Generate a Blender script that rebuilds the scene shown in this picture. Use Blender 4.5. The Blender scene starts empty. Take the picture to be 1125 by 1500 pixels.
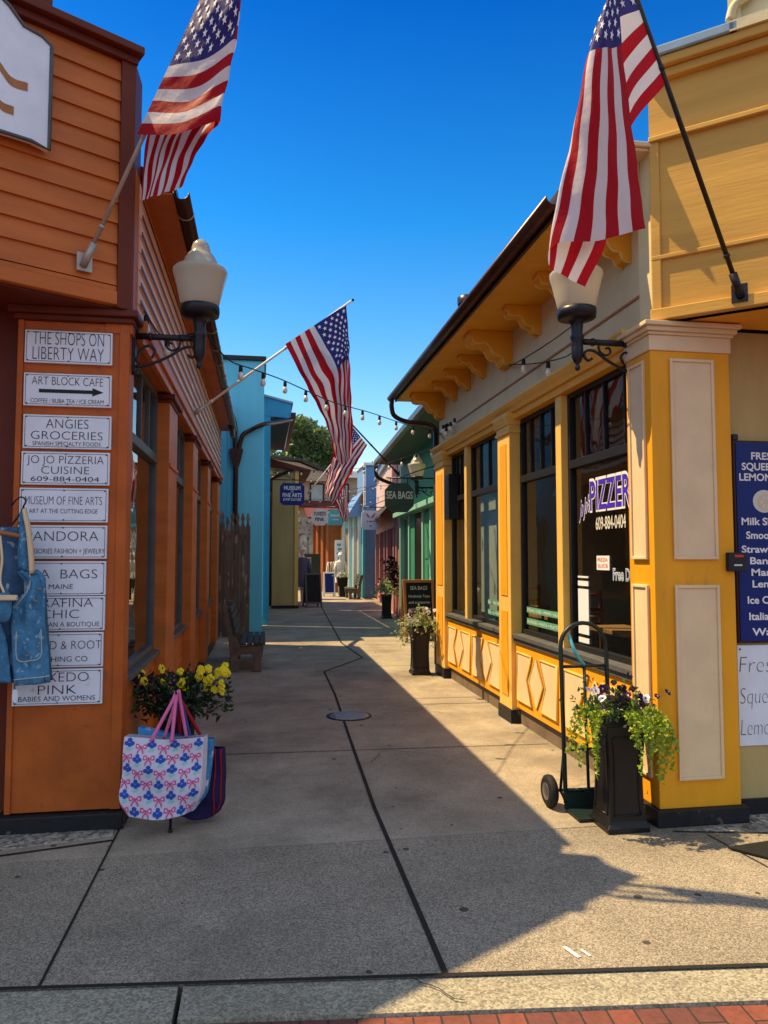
import bpy, math, random
from mathutils import Vector, Matrix
random.seed(7)
C = bpy.context.scene.collection
R = math.radians

# ------------------------------------------------------------------ camera
FOC, HC = 1083.0, 1.65                      # focal length in px of a 1125x1500 picture, eye height
YAW, PIT = math.atan2(177.5, FOC), math.atan2(65.0, FOC)
cam = bpy.data.cameras.new('camera'); cam.sensor_fit = 'VERTICAL'; cam.sensor_height = 36
cam.lens = FOC / 1500 * 36; cam.clip_start = 0.05; cam.clip_end = 2000
co = bpy.data.objects.new('camera', cam); C.objects.link(co)
co.location = (0, 0, HC); co.rotation_euler = (math.pi/2 + PIT, 0, -YAW)
bpy.context.scene.camera = co
# ------------------------------------------------------------------ sky and sun
SUN = Vector((-0.555, 0.22, 1.0)).normalized()      # towards the sun
w = bpy.data.worlds.new('World'); bpy.context.scene.world = w; w.use_nodes = True
nt = w.node_tree; bg = nt.nodes['Background']
sky = nt.nodes.new('ShaderNodeTexSky'); sky.sky_type = 'NISHITA'; sky.sun_disc = False
sky.sun_elevation = math.asin(SUN.z); sky.sun_rotation = math.atan2(SUN.x, SUN.y)
sky.air_density = 1.0; sky.dust_density = 0.25; sky.ozone_density = 3.0; sky.altitude = 0
hs = nt.nodes.new('ShaderNodeHueSaturation'); hs.inputs['Saturation'].default_value = 1.3
nt.links.new(sky.outputs[0], hs.inputs['Color'])
# clear deep blue to the north (over the alley), pale fill light added overhead and to the south (behind the street)
wtc = nt.nodes.new('ShaderNodeTexCoord'); sx = nt.nodes.new('ShaderNodeSeparateXYZ'); nt.links.new(wtc.outputs['Generated'], sx.inputs[0])
zr = nt.nodes.new('ShaderNodeValToRGB'); nt.links.new(sx.outputs['Z'], zr.inputs[0]); e = zr.color_ramp.elements
e[0].position = .08; e[0].color = (1.45, 1.12, .90, 1); e[1].position = .64; e[1].color = (.012, .42, .78, 1)
k = e.new(.22); k.color = (1.05, 1.10, .97, 1); k = e.new(.42); k.color = (.22, .84, .98, 1)
tint = nt.nodes.new('ShaderNodeVectorMath'); tint.operation = 'MULTIPLY'
nt.links.new(hs.outputs[0], tint.inputs[0]); nt.links.new(zr.outputs[0], tint.inputs[1])
yr = nt.nodes.new('ShaderNodeMapRange'); yr.interpolation_type = 'SMOOTHSTEP'; nt.links.new(sx.outputs['Y'], yr.inputs[0])
yr.inputs[1].default_value = .58; yr.inputs[2].default_value = -.05; yr.inputs[3].default_value = 0; yr.inputs[4].default_value = 1
wm = nt.nodes.new('ShaderNodeMix'); wm.data_type = 'RGBA'; nt.links.new(yr.outputs[0], wm.inputs[0])
nt.links.new(tint.outputs[0], wm.inputs[6]); wm.inputs[7].default_value = (2.9, 3.5, 4.6, 1)
nt.links.new(wm.outputs[2], bg.inputs['Color'])
bg.inputs['Strength'].default_value = 0.125
sl = bpy.data.lights.new('sun', 'SUN'); sl.energy = 5.0; sl.angle = R(0.53); sl.color = (1.0, 0.72, 0.37)
so = bpy.data.objects.new('sun', sl); C.objects.link(so); so.location = (0, 0, 30)
so.rotation_euler = SUN.to_track_quat('Z', 'Y').to_euler()
vs = bpy.context.scene.view_settings
vs.view_transform = 'Standard'; vs.look = 'None'; vs.gamma = 1.0; vs.exposure = 0.8
cy = bpy.context.scene.cycles
cy.max_bounces = 8; cy.diffuse_bounces = 4; cy.glossy_bounces = 4; cy.transparent_max_bounces = 12
cy.sample_clamp_indirect = 6.0; cy.use_denoising = True

# ------------------------------------------------------------------ measuring helpers
_f = Vector((math.sin(YAW)*math.cos(PIT), math.cos(YAW)*math.cos(PIT), math.sin(PIT)))
_r = Vector((math.cos(YAW), -math.sin(YAW), 0)); _u = _r.cross(_f)
def ray(x, y): return _f + _r*((x-562.5)/FOC) + _u*((750-y)/FOC)
def at(x, y, Y):                              # the point of the place measured at that spot of the photo, Y metres down the alley
    d = ray(x, y); return Vector((0, 0, HC)) + d*(Y/d.y)
def atx(x, y, X):
    d = ray(x, y); return Vector((0, 0, HC)) + d*(X/d.x)

# ------------------------------------------------------------------ materials
def newmat(name):
    m = bpy.data.materials.new(name); m.use_nodes = True
    n = m.node_tree; b = n.nodes['Principled BSDF']
    return m, n, b
def paint(name, col, rough=.55, var=.18, scale=5., bump=.15, spec=.22, metal=0., streak=False, fine=60., wear=None, stretch=None):
    m, n, b = newmat(name); L = n.links
    tc = n.nodes.new('ShaderNodeNewGeometry')
    mp = n.nodes.new('ShaderNodeMapping'); L.new(tc.outputs['Position'], mp.inputs[0])
    mp.inputs['Scale'].default_value = stretch or ((1, 1, .25) if streak else (1, 1, 1))
    nz = n.nodes.new('ShaderNodeTexNoise'); nz.inputs['Scale'].default_value = scale; nz.inputs['Detail'].default_value = 6
    nz.inputs['Roughness'].default_value = .65
    L.new(mp.outputs[0], nz.inputs[0])
    rp = n.nodes.new('ShaderNodeMapRange'); rp.inputs[1].default_value = .25; rp.inputs[2].default_value = .75
    rp.inputs[3].default_value = 1-var; rp.inputs[4].default_value = 1+var*.5
    L.new(nz.outputs[0], rp.inputs[0])
    mx = n.nodes.new('ShaderNodeVectorMath'); mx.operation = 'SCALE'; mx.inputs[0].default_value = col[:3]
    L.new(rp.outputs[0], mx.inputs['Scale'])
    out = mx.outputs[0]
    if wear:                                  # chips and worn patches of another colour
        n2 = n.nodes.new('ShaderNodeTexNoise'); n2.inputs['Scale'].default_value = wear[1]; n2.inputs['Detail'].default_value = 8
        L.new(mp.outputs[0], n2.inputs[0])
        r2 = n.nodes.new('ShaderNodeMapRange'); r2.inputs[1].default_value = wear[2]; r2.inputs[2].default_value = wear[2]+.06
        L.new(n2.outputs[0], r2.inputs[0])
        mc = n.nodes.new('ShaderNodeMix'); mc.data_type = 'RGBA'; L.new(r2.outputs[0], mc.inputs[0])
        L.new(out, mc.inputs[6]); mc.inputs[7].default_value = (*wear[0], 1); out = mc.outputs[2]
    L.new(out, b.inputs['Base Color'])
    b.inputs['Roughness'].default_value = rough; b.inputs['Metallic'].default_value = metal
    b.inputs['Specular IOR Level'].default_value = spec
    if bump:
        n3 = n.nodes.new('ShaderNodeTexNoise'); n3.inputs['Scale'].default_value = fine; n3.inputs['Detail'].default_value = 4
        L.new(mp.outputs[0], n3.inputs[0])
        bp = n.nodes.new('ShaderNodeBump'); bp.inputs['Strength'].default_value = bump; bp.inputs['Distance'].default_value = .01
        L.new(n3.outputs[0], bp.inputs['Height']); L.new(bp.outputs[0], b.inputs['Normal'])
    return m
def concrete(name, c1, c2, fine, blot, spots=True, rough=.85, speck=1.0):
    m, n, b = newmat(name); L = n.links
    g = n.nodes.new('ShaderNodeNewGeometry'); P = g.outputs['Position']
    def noise(s, d=6, r=.6):
        z = n.nodes.new('ShaderNodeTexNoise'); z.inputs['Scale'].default_value = s; z.inputs['Detail'].default_value = d
        z.inputs['Roughness'].default_value = r; L.new(P, z.inputs[0]); return z.outputs[0]
    def mr(x, a, bb, c, d):
        k = n.nodes.new('ShaderNodeMapRange'); L.new(x, k.inputs[0])
        for i, v in enumerate((a, bb, c, d)): k.inputs[i+1].default_value = v
        return k.outputs[0]
    def mix(f, a, bb, t='MIX'):
        k = n.nodes.new('ShaderNodeMix'); k.data_type = 'RGBA'; k.blend_type = t
        if isinstance(f, float): k.inputs[0].default_value = f
        else: L.new(f, k.inputs[0])
        for i, v in ((6, a), (7, bb)):
            if isinstance(v, tuple): k.inputs[i].default_value = (*v, 1)
            else: L.new(v, k.inputs[i])
        return k.outputs[2]
    big = mix(mr(noise(blot, 8, .7), .35, .68, 0, 1), c1, c2)
    v = n.nodes.new('ShaderNodeTexVoronoi'); v.inputs['Scale'].default_value = fine; L.new(P, v.inputs['Vector'])
    sep = n.nodes.new('ShaderNodeSeparateColor'); L.new(v.outputs['Color'], sep.inputs[0])
    sp = mr(sep.outputs[0], 0, 1, 1-.5*speck, 1+.42*speck)
    k = n.nodes.new('ShaderNodeVectorMath'); k.operation = 'SCALE'; L.new(big, k.inputs[0]); L.new(sp, k.inputs['Scale'])
    col = k.outputs[0]
    # sand between the grains
    col = mix(mr(noise(fine*1.5, 2), .56, .68, 0, .7*speck), col, tuple(x*.45 for x in c1))
    st = n.nodes.new('ShaderNodeMapRange'); L.new(noise(.55, 9, .72), st.inputs[0])
    for i, v_ in enumerate((.50, .62, 0, .45)): st.inputs[i+1].default_value = v_
    col = mix(st.outputs[0], col, tuple(x*.42 for x in c1))
    if spots:                                  # trodden-in gum
        v2 = n.nodes.new('ShaderNodeTexVoronoi'); v2.voronoi_dimensions = '2D'; v2.inputs['Scale'].default_value = 2.6; L.new(P, v2.inputs['Vector'])
        v2.inputs['Randomness'].default_value = 1
        ns = n.nodes.new('ShaderNodeMath'); ns.operation = 'MULTIPLY_ADD'; L.new(noise(18, 2), ns.inputs[0]); ns.inputs[1].default_value = .03
        L.new(v2.outputs['Distance'], ns.inputs[2])
        s2 = n.nodes.new('ShaderNodeSeparateColor'); L.new(v2.outputs['Color'], s2.inputs[0])
        rr = mr(s2.outputs[1], .5, 1, .0, .075)
        lt = n.nodes.new('ShaderNodeMath'); lt.operation = 'LESS_THAN'; L.new(ns.outputs[0], lt.inputs[0]); L.new(rr, lt.inputs[1])
        sc = n.nodes.new('ShaderNodeMath'); sc.operation = 'MULTIPLY'; L.new(lt.outputs[0], sc.inputs[0]); sc.inputs[1].default_value = .85
        col = mix(sc.outputs[0], col, (.025, .024, .023))
    L.new(col, b.inputs['Base Color'])
    b.inputs['Roughness'].default_value = rough; b.inputs['Specular IOR Level'].default_value = .3
    bp = n.nodes.new('ShaderNodeBump'); bp.inputs['Strength'].default_value = .35; bp.inputs['Distance'].default_value = .004
    L.new(sep.outputs[0], bp.inputs['Height']); L.new(bp.outputs[0], b.inputs['Normal'])
    return m
def glass(name, tint=(.55, .6, .6), gloss=1.0):
    m = bpy.data.materials.new(name); m.use_nodes = True; n = m.node_tree; n.nodes.clear(); L = n.links
    o = n.nodes.new('ShaderNodeOutputMaterial'); mx = n.nodes.new('ShaderNodeMixShader')
    lw = n.nodes.new('ShaderNodeLayerWeight'); lw.inputs[0].default_value = .5      # Schlick: the same from either side of the sheet
    pw_ = n.nodes.new('ShaderNodeMath'); pw_.operation = 'POWER'; L.new(lw.outputs['Facing'], pw_.inputs[0]); pw_.inputs[1].default_value = 5
    fr = n.nodes.new('ShaderNodeMath'); fr.operation = 'MULTIPLY_ADD'; L.new(pw_.outputs[0], fr.inputs[0]); fr.inputs[1].default_value = .90; fr.inputs[2].default_value = .07
    t = n.nodes.new('ShaderNodeBsdfTransparent'); t.inputs[0].default_value = (*tint, 1)
    g = n.nodes.new('ShaderNodeBsdfGlossy'); g.inputs['Roughness'].default_value = .012; g.inputs[0].default_value = (gloss, gloss, gloss, 1)
    tc = n.nodes.new('ShaderNodeNewGeometry'); z = n.nodes.new('ShaderNodeTexNoise'); z.inputs['Scale'].default_value = 1.7
    L.new(tc.outputs['Position'], z.inputs[0]); bp = n.nodes.new('ShaderNodeBump'); bp.inputs['Strength'].default_value = .10
    bp.inputs['Distance'].default_value = .05; L.new(z.outputs[0], bp.inputs['Height']); L.new(bp.outputs[0], g.inputs['Normal'])
    L.new(fr.outputs[0], mx.inputs[0]); L.new(t.outputs[0], mx.inputs[1]); L.new(g.outputs[0], mx.inputs[2]); L.new(mx.outputs[0], o.inputs[0])
    return m
def cloth(name, col, trans=.35, crinkle=.22, scale=(11, 50)):
    m = bpy.data.materials.new(name); m.use_nodes = True; n = m.node_tree; n.nodes.clear(); L = n.links
    o = n.nodes.new('ShaderNodeOutputMaterial'); mx = n.nodes.new('ShaderNodeMixShader'); mx.inputs[0].default_value = trans
    d = n.nodes.new('ShaderNodeBsdfPrincipled'); d.inputs['Base Color'].default_value = (*col, 1); d.inputs['Roughness'].default_value = .55
    d.inputs['Specular IOR Level'].default_value = .12
    t = n.nodes.new('ShaderNodeBsdfTranslucent'); t.inputs[0].default_value = (*col, 1)
    tc = n.nodes.new('ShaderNodeTexCoord'); z = n.nodes.new('ShaderNodeTexNoise'); z.inputs['Scale'].default_value = scale[0]; z.inputs['Detail'].default_value = 3
    L.new(tc.outputs['Object'], z.inputs[0])
    bp = n.nodes.new('ShaderNodeBump'); bp.inputs['Strength'].default_value = crinkle; bp.inputs['Distance'].default_value = .03
    L.new(z.outputs[0], bp.inputs['Height']); L.new(bp.outputs[0], d.inputs['Normal']); L.new(bp.outputs[0], t.inputs['Normal'])
    L.new(d.outputs[0], mx.inputs[1]); L.new(t.outputs[0], mx.inputs[2]); L.new(mx.outputs[0], o.inputs[0])
    return m
def leafmat(name, col, col2):
    m = bpy.data.materials.new(name); m.use_nodes = True; n = m.node_tree; n.nodes.clear(); L = n.links
    o = n.nodes.new('ShaderNodeOutputMaterial'); mx = n.nodes.new('ShaderNodeMixShader'); mx.inputs[0].default_value = .42
    g = n.nodes.new('ShaderNodeNewGeometry'); r = n.nodes.new('ShaderNodeMix'); r.data_type = 'RGBA'
    L.new(g.outputs['Random Per Island'], r.inputs[0]); r.inputs[6].default_value = (*col, 1); r.inputs[7].default_value = (*col2, 1)
    d = n.nodes.new('ShaderNodeBsdfPrincipled'); d.inputs['Roughness'].default_value = .45
    t = n.nodes.new('ShaderNodeBsdfTranslucent')
    L.new(r.outputs[2], d.inputs['Base Color']); L.new(r.outputs[2], t.inputs[0])
    L.new(d.outputs[0], mx.inputs[1]); L.new(t.outputs[0], mx.inputs[2]); L.new(mx.outputs[0], o.inputs[0])
    return m
def globe_mat(name):
    m = bpy.data.materials.new(name); m.use_nodes = True; n = m.node_tree; n.nodes.clear(); L = n.links
    o = n.nodes.new('ShaderNodeOutputMaterial'); a = n.nodes.new('ShaderNodeMixShader'); b = n.nodes.new('ShaderNodeMixShader')
    d = n.nodes.new('ShaderNodeBsdfDiffuse'); d.inputs[0].default_value = (.76, .71, .57, 1)
    t = n.nodes.new('ShaderNodeBsdfTranslucent'); t.inputs[0].default_value = (.86, .80, .64, 1)
    g = n.nodes.new('ShaderNodeBsdfGlossy'); g.inputs['Roughness'].default_value = .12
    f = n.nodes.new('ShaderNodeFresnel'); f.inputs[0].default_value = 1.45
    a.inputs[0].default_value = .55; L.new(d.outputs[0], a.inputs[1]); L.new(t.outputs[0], a.inputs[2])
    L.new(f.outputs[0], b.inputs[0]); L.new(a.outputs[0], b.inputs[1]); L.new(g.outputs[0], b.inputs[2]); L.new(b.outputs[0], o.inputs[0])
    return m
M = {}
M['orange'] = paint('orange_paint', (.46, .108, .018), .5, .28, 4, .12, wear=((.33, .085, .02), 11, .635))
M['orange_hi'] = paint('orange_board', (.52, .145, .028), .45, .28, 5, .15, stretch=(.3, .3, 1.5))
M['rust'] = paint('rust_brown_paint', (.30, .10, .03), .55, .25, 4, .1)
M['siding'] = paint('alley_siding', (.84, .56, .44), .5, .2, 5, .06, spec=.2, stretch=(1, .2, 1.5))  # paler than the other orange boards: sheen and bounced light put into the colour
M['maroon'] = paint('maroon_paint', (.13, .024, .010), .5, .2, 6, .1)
M['darkwood'] = paint('dark_plinth', (.02, .02, .022), .5, .4, 9, .3, wear=((.12, .1, .08), 14, .66))
M['yellow'] = paint('yellow_paint', (.80, .36, .016), .5, .18, 3, .10, fine=35, wear=((.62, .29, .03), 10, .64), stretch=(1, 1, .3))
M['yellow_pale'] = paint('pale_yellow_trim', (.80, .50, .12), .42, .12, 5, .08)
M['amber'] = paint('amber_soffit', (.78, .37, .03), .5, .15, 4, .08)
M['tan'] = paint('tan_paint', (.74, .57, .34), .5, .14, 4, .06)
M['khaki'] = paint('khaki_frieze', (.64, .58, .36), .6, .15, 3, .12)
M['splay_y'] = paint('ochre_board', (.62, .36, .075), .5, .22, 4, .14, fine=40, wear=((.46, .27, .07), 9, .645), stretch=(.14, .14, 1.6))
M['brown'] = paint('brown_gutter', (.06, .025, .018), .3, .3, 8, .05, metal=.3)
M['black'] = paint('black_frame', (.016, .017, .02), .4, .3, 8, .05)
M['greyframe'] = paint('grey_frame', (.10, .105, .11), .45, .3, 7, .1)
M['iron'] = paint('black_iron', (.010, .012, .018), .38, .3, 12, .12, spec=.35)
M['plinth'] = paint('plinth_concrete', (.17, .13, .095), .85, .35, 5, .3)
M['white'] = paint('white_board', (.74, .80, .87), .4, .12, 5, .03, wear=((.52, .50, .45), 8, .70))
M['white_s'] = paint('white_paint', (.75, .75, .73), .45, .12, 5, .05)
M['ink'] = paint('black_lettering', (.012, .012, .014), .4, 0, 5, 0)
M['navy_sign'] = paint('navy_sign', (.008, .022, .16), .35, .1, 5, 0)
M['cream_ink'] = paint('cream_lettering', (.62, .62, .55), .4, 0, 5, 0)
M['white_ink'] = paint('white_lettering', (.8, .8, .8), .4, 0, 5, 0)
M['purple'] = paint('purple_lettering', (.06, .03, .48), .35, 0, 5, 0)
M['green_ink'] = paint('green_lettering', (.10, .34, .22), .35, 0, 5, 0)
M['pink_ink'] = paint('pink_lettering', (.55, .08, .3), .35, 0, 5, 0)
M['red_ink'] = paint('red_lettering', (.6, .05, .02), .35, 0, 5, 0)
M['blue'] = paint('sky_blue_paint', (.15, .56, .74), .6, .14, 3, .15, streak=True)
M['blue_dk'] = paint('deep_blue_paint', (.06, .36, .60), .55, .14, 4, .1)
M['teal_wall'] = paint('turquoise_paint', (.10, .48, .55), .5, .14, 4, .1)
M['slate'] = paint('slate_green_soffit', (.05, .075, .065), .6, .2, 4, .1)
M['cream'] = paint('cream_stucco', (.50, .38, .15), .75, .16, 3, .3, streak=True)
M['green'] = paint('green_paint', (.05, .25, .15), .5, .18, 5, .12, wear=((.02, .06, .04), 12, .7))
M['green_lt'] = paint('pale_green_trim', (.25, .55, .40), .45, .14, 5, .1)
M['pink'] = paint('pink_paint', (.52, .24, .25), .5, .14, 4, .1)
M['pinkbrick'] = paint('whitewashed_brick', (.62, .46, .44), .7, .2, 9, .3)
M['bluegrey'] = paint('periwinkle_paint', (.14, .28, .52), .55, .12, 4, .1)
M['roof'] = paint('roof_shingles', (.06, .05, .045), .8, .35, 12, .5)
M['roof_red'] = paint('red_roof', (.13, .03, .02), .7, .3, 8, .3)
M['beige'] = paint('beige_siding', (.42, .32, .22), .7, .15, 4, .15)
M['grey_wall'] = paint('grey_weathered_wall', (.38, .37, .35), .8, .35, 3, .4, wear=((.12, .11, .1), 5, .56))
M['fence'] = paint('weathered_wood', (.12, .098, .08), .85, .5, 9, .5, streak=True, wear=((.26, .22, .19), 14, .58))
M['wood'] = paint('warm_wood', (.40, .17, .06), .5, .25, 12, .2, streak=True)
M['slat'] = paint('mossy_slats', (.055, .066, .062), .7, .4, 9, .4)
M['bench_c'] = paint('bench_concrete', (.15, .12, .10), .9, .4, 7, .4)
M['interior'] = paint('interior_wall', (.22, .17, .12), .8, .3, 2, 0)
M['interior_tan'] = paint('interior_tan', (.36, .20, .085), .7, .25, 3, 0)
M['interior_pale'] = paint('interior_pale', (.42, .46, .40), .7, .25, 3, 0)
M['curtain'] = paint('red_brown_curtain', (.20, .05, .03), .8, .25, 6, .1)
M['chalk'] = paint('chalkboard', (.012, .013, .014), .6, .5, 8, .05)
M['pot'] = paint('black_planter', (.010, .010, .012), .34, .3, 6, .05, spec=.3)
M['soil'] = paint('soil', (.02, .014, .01), .9, .3, 20, .5)
M['rubber'] = paint('black_rubber', (.015, .015, .015), .7, .2, 20, .2)
M['steel'] = paint('steel', (.35, .35, .36), .35, .2, 10, .05, metal=.9)
M['green_steel'] = paint('dark_green_steel', (.009, .022, .021), .4, .25, 9, .08, spec=.35)
M['alu'] = paint('pole_metal', (.42, .38, .33), .4, .25, 9, .1, metal=.4)
M['darkpole'] = paint('dark_pole', (.035, .028, .022), .4, .25, 9, .1)
M['cord'] = paint('cord', (.02, .02, .02), .6, .2, 9, 0)
M['bulb'] = paint('clear_bulb', (.75, .72, .62), .12, .1, 9, 0, spec=.8)
M['flash'] = paint('metal_flashing', (.26, .34, .40), .35, .2, 6, .05, metal=.5)
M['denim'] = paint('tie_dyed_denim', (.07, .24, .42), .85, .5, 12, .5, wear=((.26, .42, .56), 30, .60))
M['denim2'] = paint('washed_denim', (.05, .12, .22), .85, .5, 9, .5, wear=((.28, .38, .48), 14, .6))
M['tote'] = paint('tote_canvas', (.62, .60, .72), .75, .08, 8, .25)
M['bow'] = paint('pink_bow', (.70, .06, .24), .7, .1, 8, .1)
M['berry'] = paint('blue_berry', (.025, .09, .46), .7, .2, 8, .1)
M['mint'] = paint('mint_leaf', (.28, .62, .55), .7, .1, 8, .1)
M['hpink'] = paint('pink_handle', (.72, .17, .38), .7, .1, 30, .2)
M['hblue'] = paint('blue_handle', (.03, .07, .30), .7, .1, 30, .2)
M['hred'] = paint('red_handle', (.34, .012, .02), .7, .1, 30, .2)
M['navybag'] = paint('navy_canvas', (.02, .012, .07), .75, .2, 8, .25)
M['bluebag'] = paint('blue_print_canvas', (.05, .26, .55), .75, .2, 8, .25, wear=((.5, .62, .7), 16, .56))
M['skin_w'] = paint('mannequin_white', (.72, .70, .66), .5, .1, 8, .05)
M['garb_w'] = paint('white_cotton', (.74, .73, .66), .8, .15, 6, .3)
M['garb_b'] = paint('striped_blue_knit', (.10, .12, .20), .8, .35, 14, .3)
M['globe'] = globe_mat('lamp_globe')
M['glass'] = glass('shop_glass', (.74, .79, .78), 1.0)
M['glass_dark'] = glass('dark_glass', (.35, .38, .40), .9)
M['fred'] = cloth('flag_red', (.37, .004, .012), .26)
M['fwhite'] = cloth('flag_white', (.66, .62, .63), .28)
M['fblue'] = cloth('flag_blue', (.03, .025, .16), .25)
M['star'] = paint('flag_star', (.78, .77, .8), .6, 0, 5, 0)
M['leaf'] = leafmat('leaf_green', (.03, .075, .02), (.07, .13, .03))
M['leaf_dk'] = leafmat('leaf_dark', (.012, .035, .012), (.035, .07, .02))
M['jenny'] = leafmat('leaf_lime', (.22, .36, .03), (.42, .50, .05))
M['leaf_pale'] = leafmat('leaf_pale', (.25, .36, .14), (.5, .55, .3))
M['leaf_tree'] = leafmat('leaf_tree', (.075, .15, .05), (.20, .29, .12))
M['bark'] = paint('bark', (.05, .035, .025), .9, .3, 9, .5)
M['pansy_y'] = paint('yellow_petals', (.80, .62, .02), .6, .12, 30, 0)
M['pansy_p'] = paint('purple_petals', (.05, .01, .09), .6, .2, 30, 0)
M['pansy_w'] = paint('white_petals', (.7, .66, .72), .6, .12, 30, 0)
M['pansy_d'] = paint('dark_petals', (.022, .008, .012), .6, .2, 30, 0)
M['walk'] = concrete('aggregate_concrete', (.22, .195, .15), (.31, .275, .215), 165, 1.3, speck=1.1)
M['alleyc'] = concrete('worn_concrete', (.225, .197, .15), (.40, .35, .27), 140, 1.3, spots=True, speck=.5)
M['kerbc'] = concrete('kerb_concrete', (.25, .235, .175), (.33, .31, .235), 110, 1.0, spots=False, speck=.9)
M['asphalt'] = concrete('asphalt', (.05, .05, .05), (.07, .07, .068), 120, .5, spots=False)
M['pebble'] = concrete('pebbles', (.22, .2, .17), (.42, .38, .31), 38, 3, spots=False, speck=1.5)
M['lid'] = paint('manhole_iron', (.24, .26, .28), .45, .3, 14, .15, spec=.4)
M['gap'] = paint('joint_filler', (.022, .02, .018), .9, .3, 20, .2)
def brickmat():
    m, n, b = newmat('paving_brick'); L = n.links
    g = n.nodes.new('ShaderNodeNewGeometry'); mp = n.nodes.new('ShaderNodeMapping'); L.new(g.outputs['Position'], mp.inputs[0])
    mp.inputs['Rotation'].default_value = (0, 0, R(6.1) + math.pi/2); mp.inputs['Location'].default_value = (.02, .045, 0)
    t = n.nodes.new('ShaderNodeTexBrick'); L.new(mp.outputs[0], t.inputs[0])
    t.inputs['Color1'].default_value = (.27, .075, .045, 1); t.inputs['Color2'].default_value = (.15, .05, .04, 1); t.inputs['Mortar'].default_value = (.035, .028, .022, 1)
    t.inputs['Scale'].default_value = 1; t.inputs['Brick Width'].default_value = .205; t.inputs['Row Height'].default_value = .102
    t.inputs['Mortar Size'].default_value = .004; t.offset = .5
    z = n.nodes.new('ShaderNodeTexNoise'); z.inputs['Scale'].default_value = 40; L.new(g.outputs['Position'], z.inputs[0])
    k = n.nodes.new('ShaderNodeMix'); k.data_type = 'RGBA'; k.blend_type = 'MULTIPLY'; k.inputs[0].default_value = .6
    L.new(t.outputs[0], k.inputs[6]); L.new(z.outputs[0], k.inputs[7]); L.new(k.outputs[2], b.inputs['Base Color'])
    bp = n.nodes.new('ShaderNodeBump'); bp.inputs['Distance'].default_value = .006; bp.inputs['Strength'].default_value = .8
    iv = n.nodes.new('ShaderNodeMath'); iv.operation = 'SUBTRACT'; iv.inputs[0].default_value = 1; L.new(t.outputs['Fac'], iv.inputs[1])
    L.new(iv.outputs[0], bp.inputs['Height']); L.new(bp.outputs[0], b.inputs['Normal']); b.inputs['Roughness'].default_value = .8
    return m
M['brick'] = brickmat()

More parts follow.
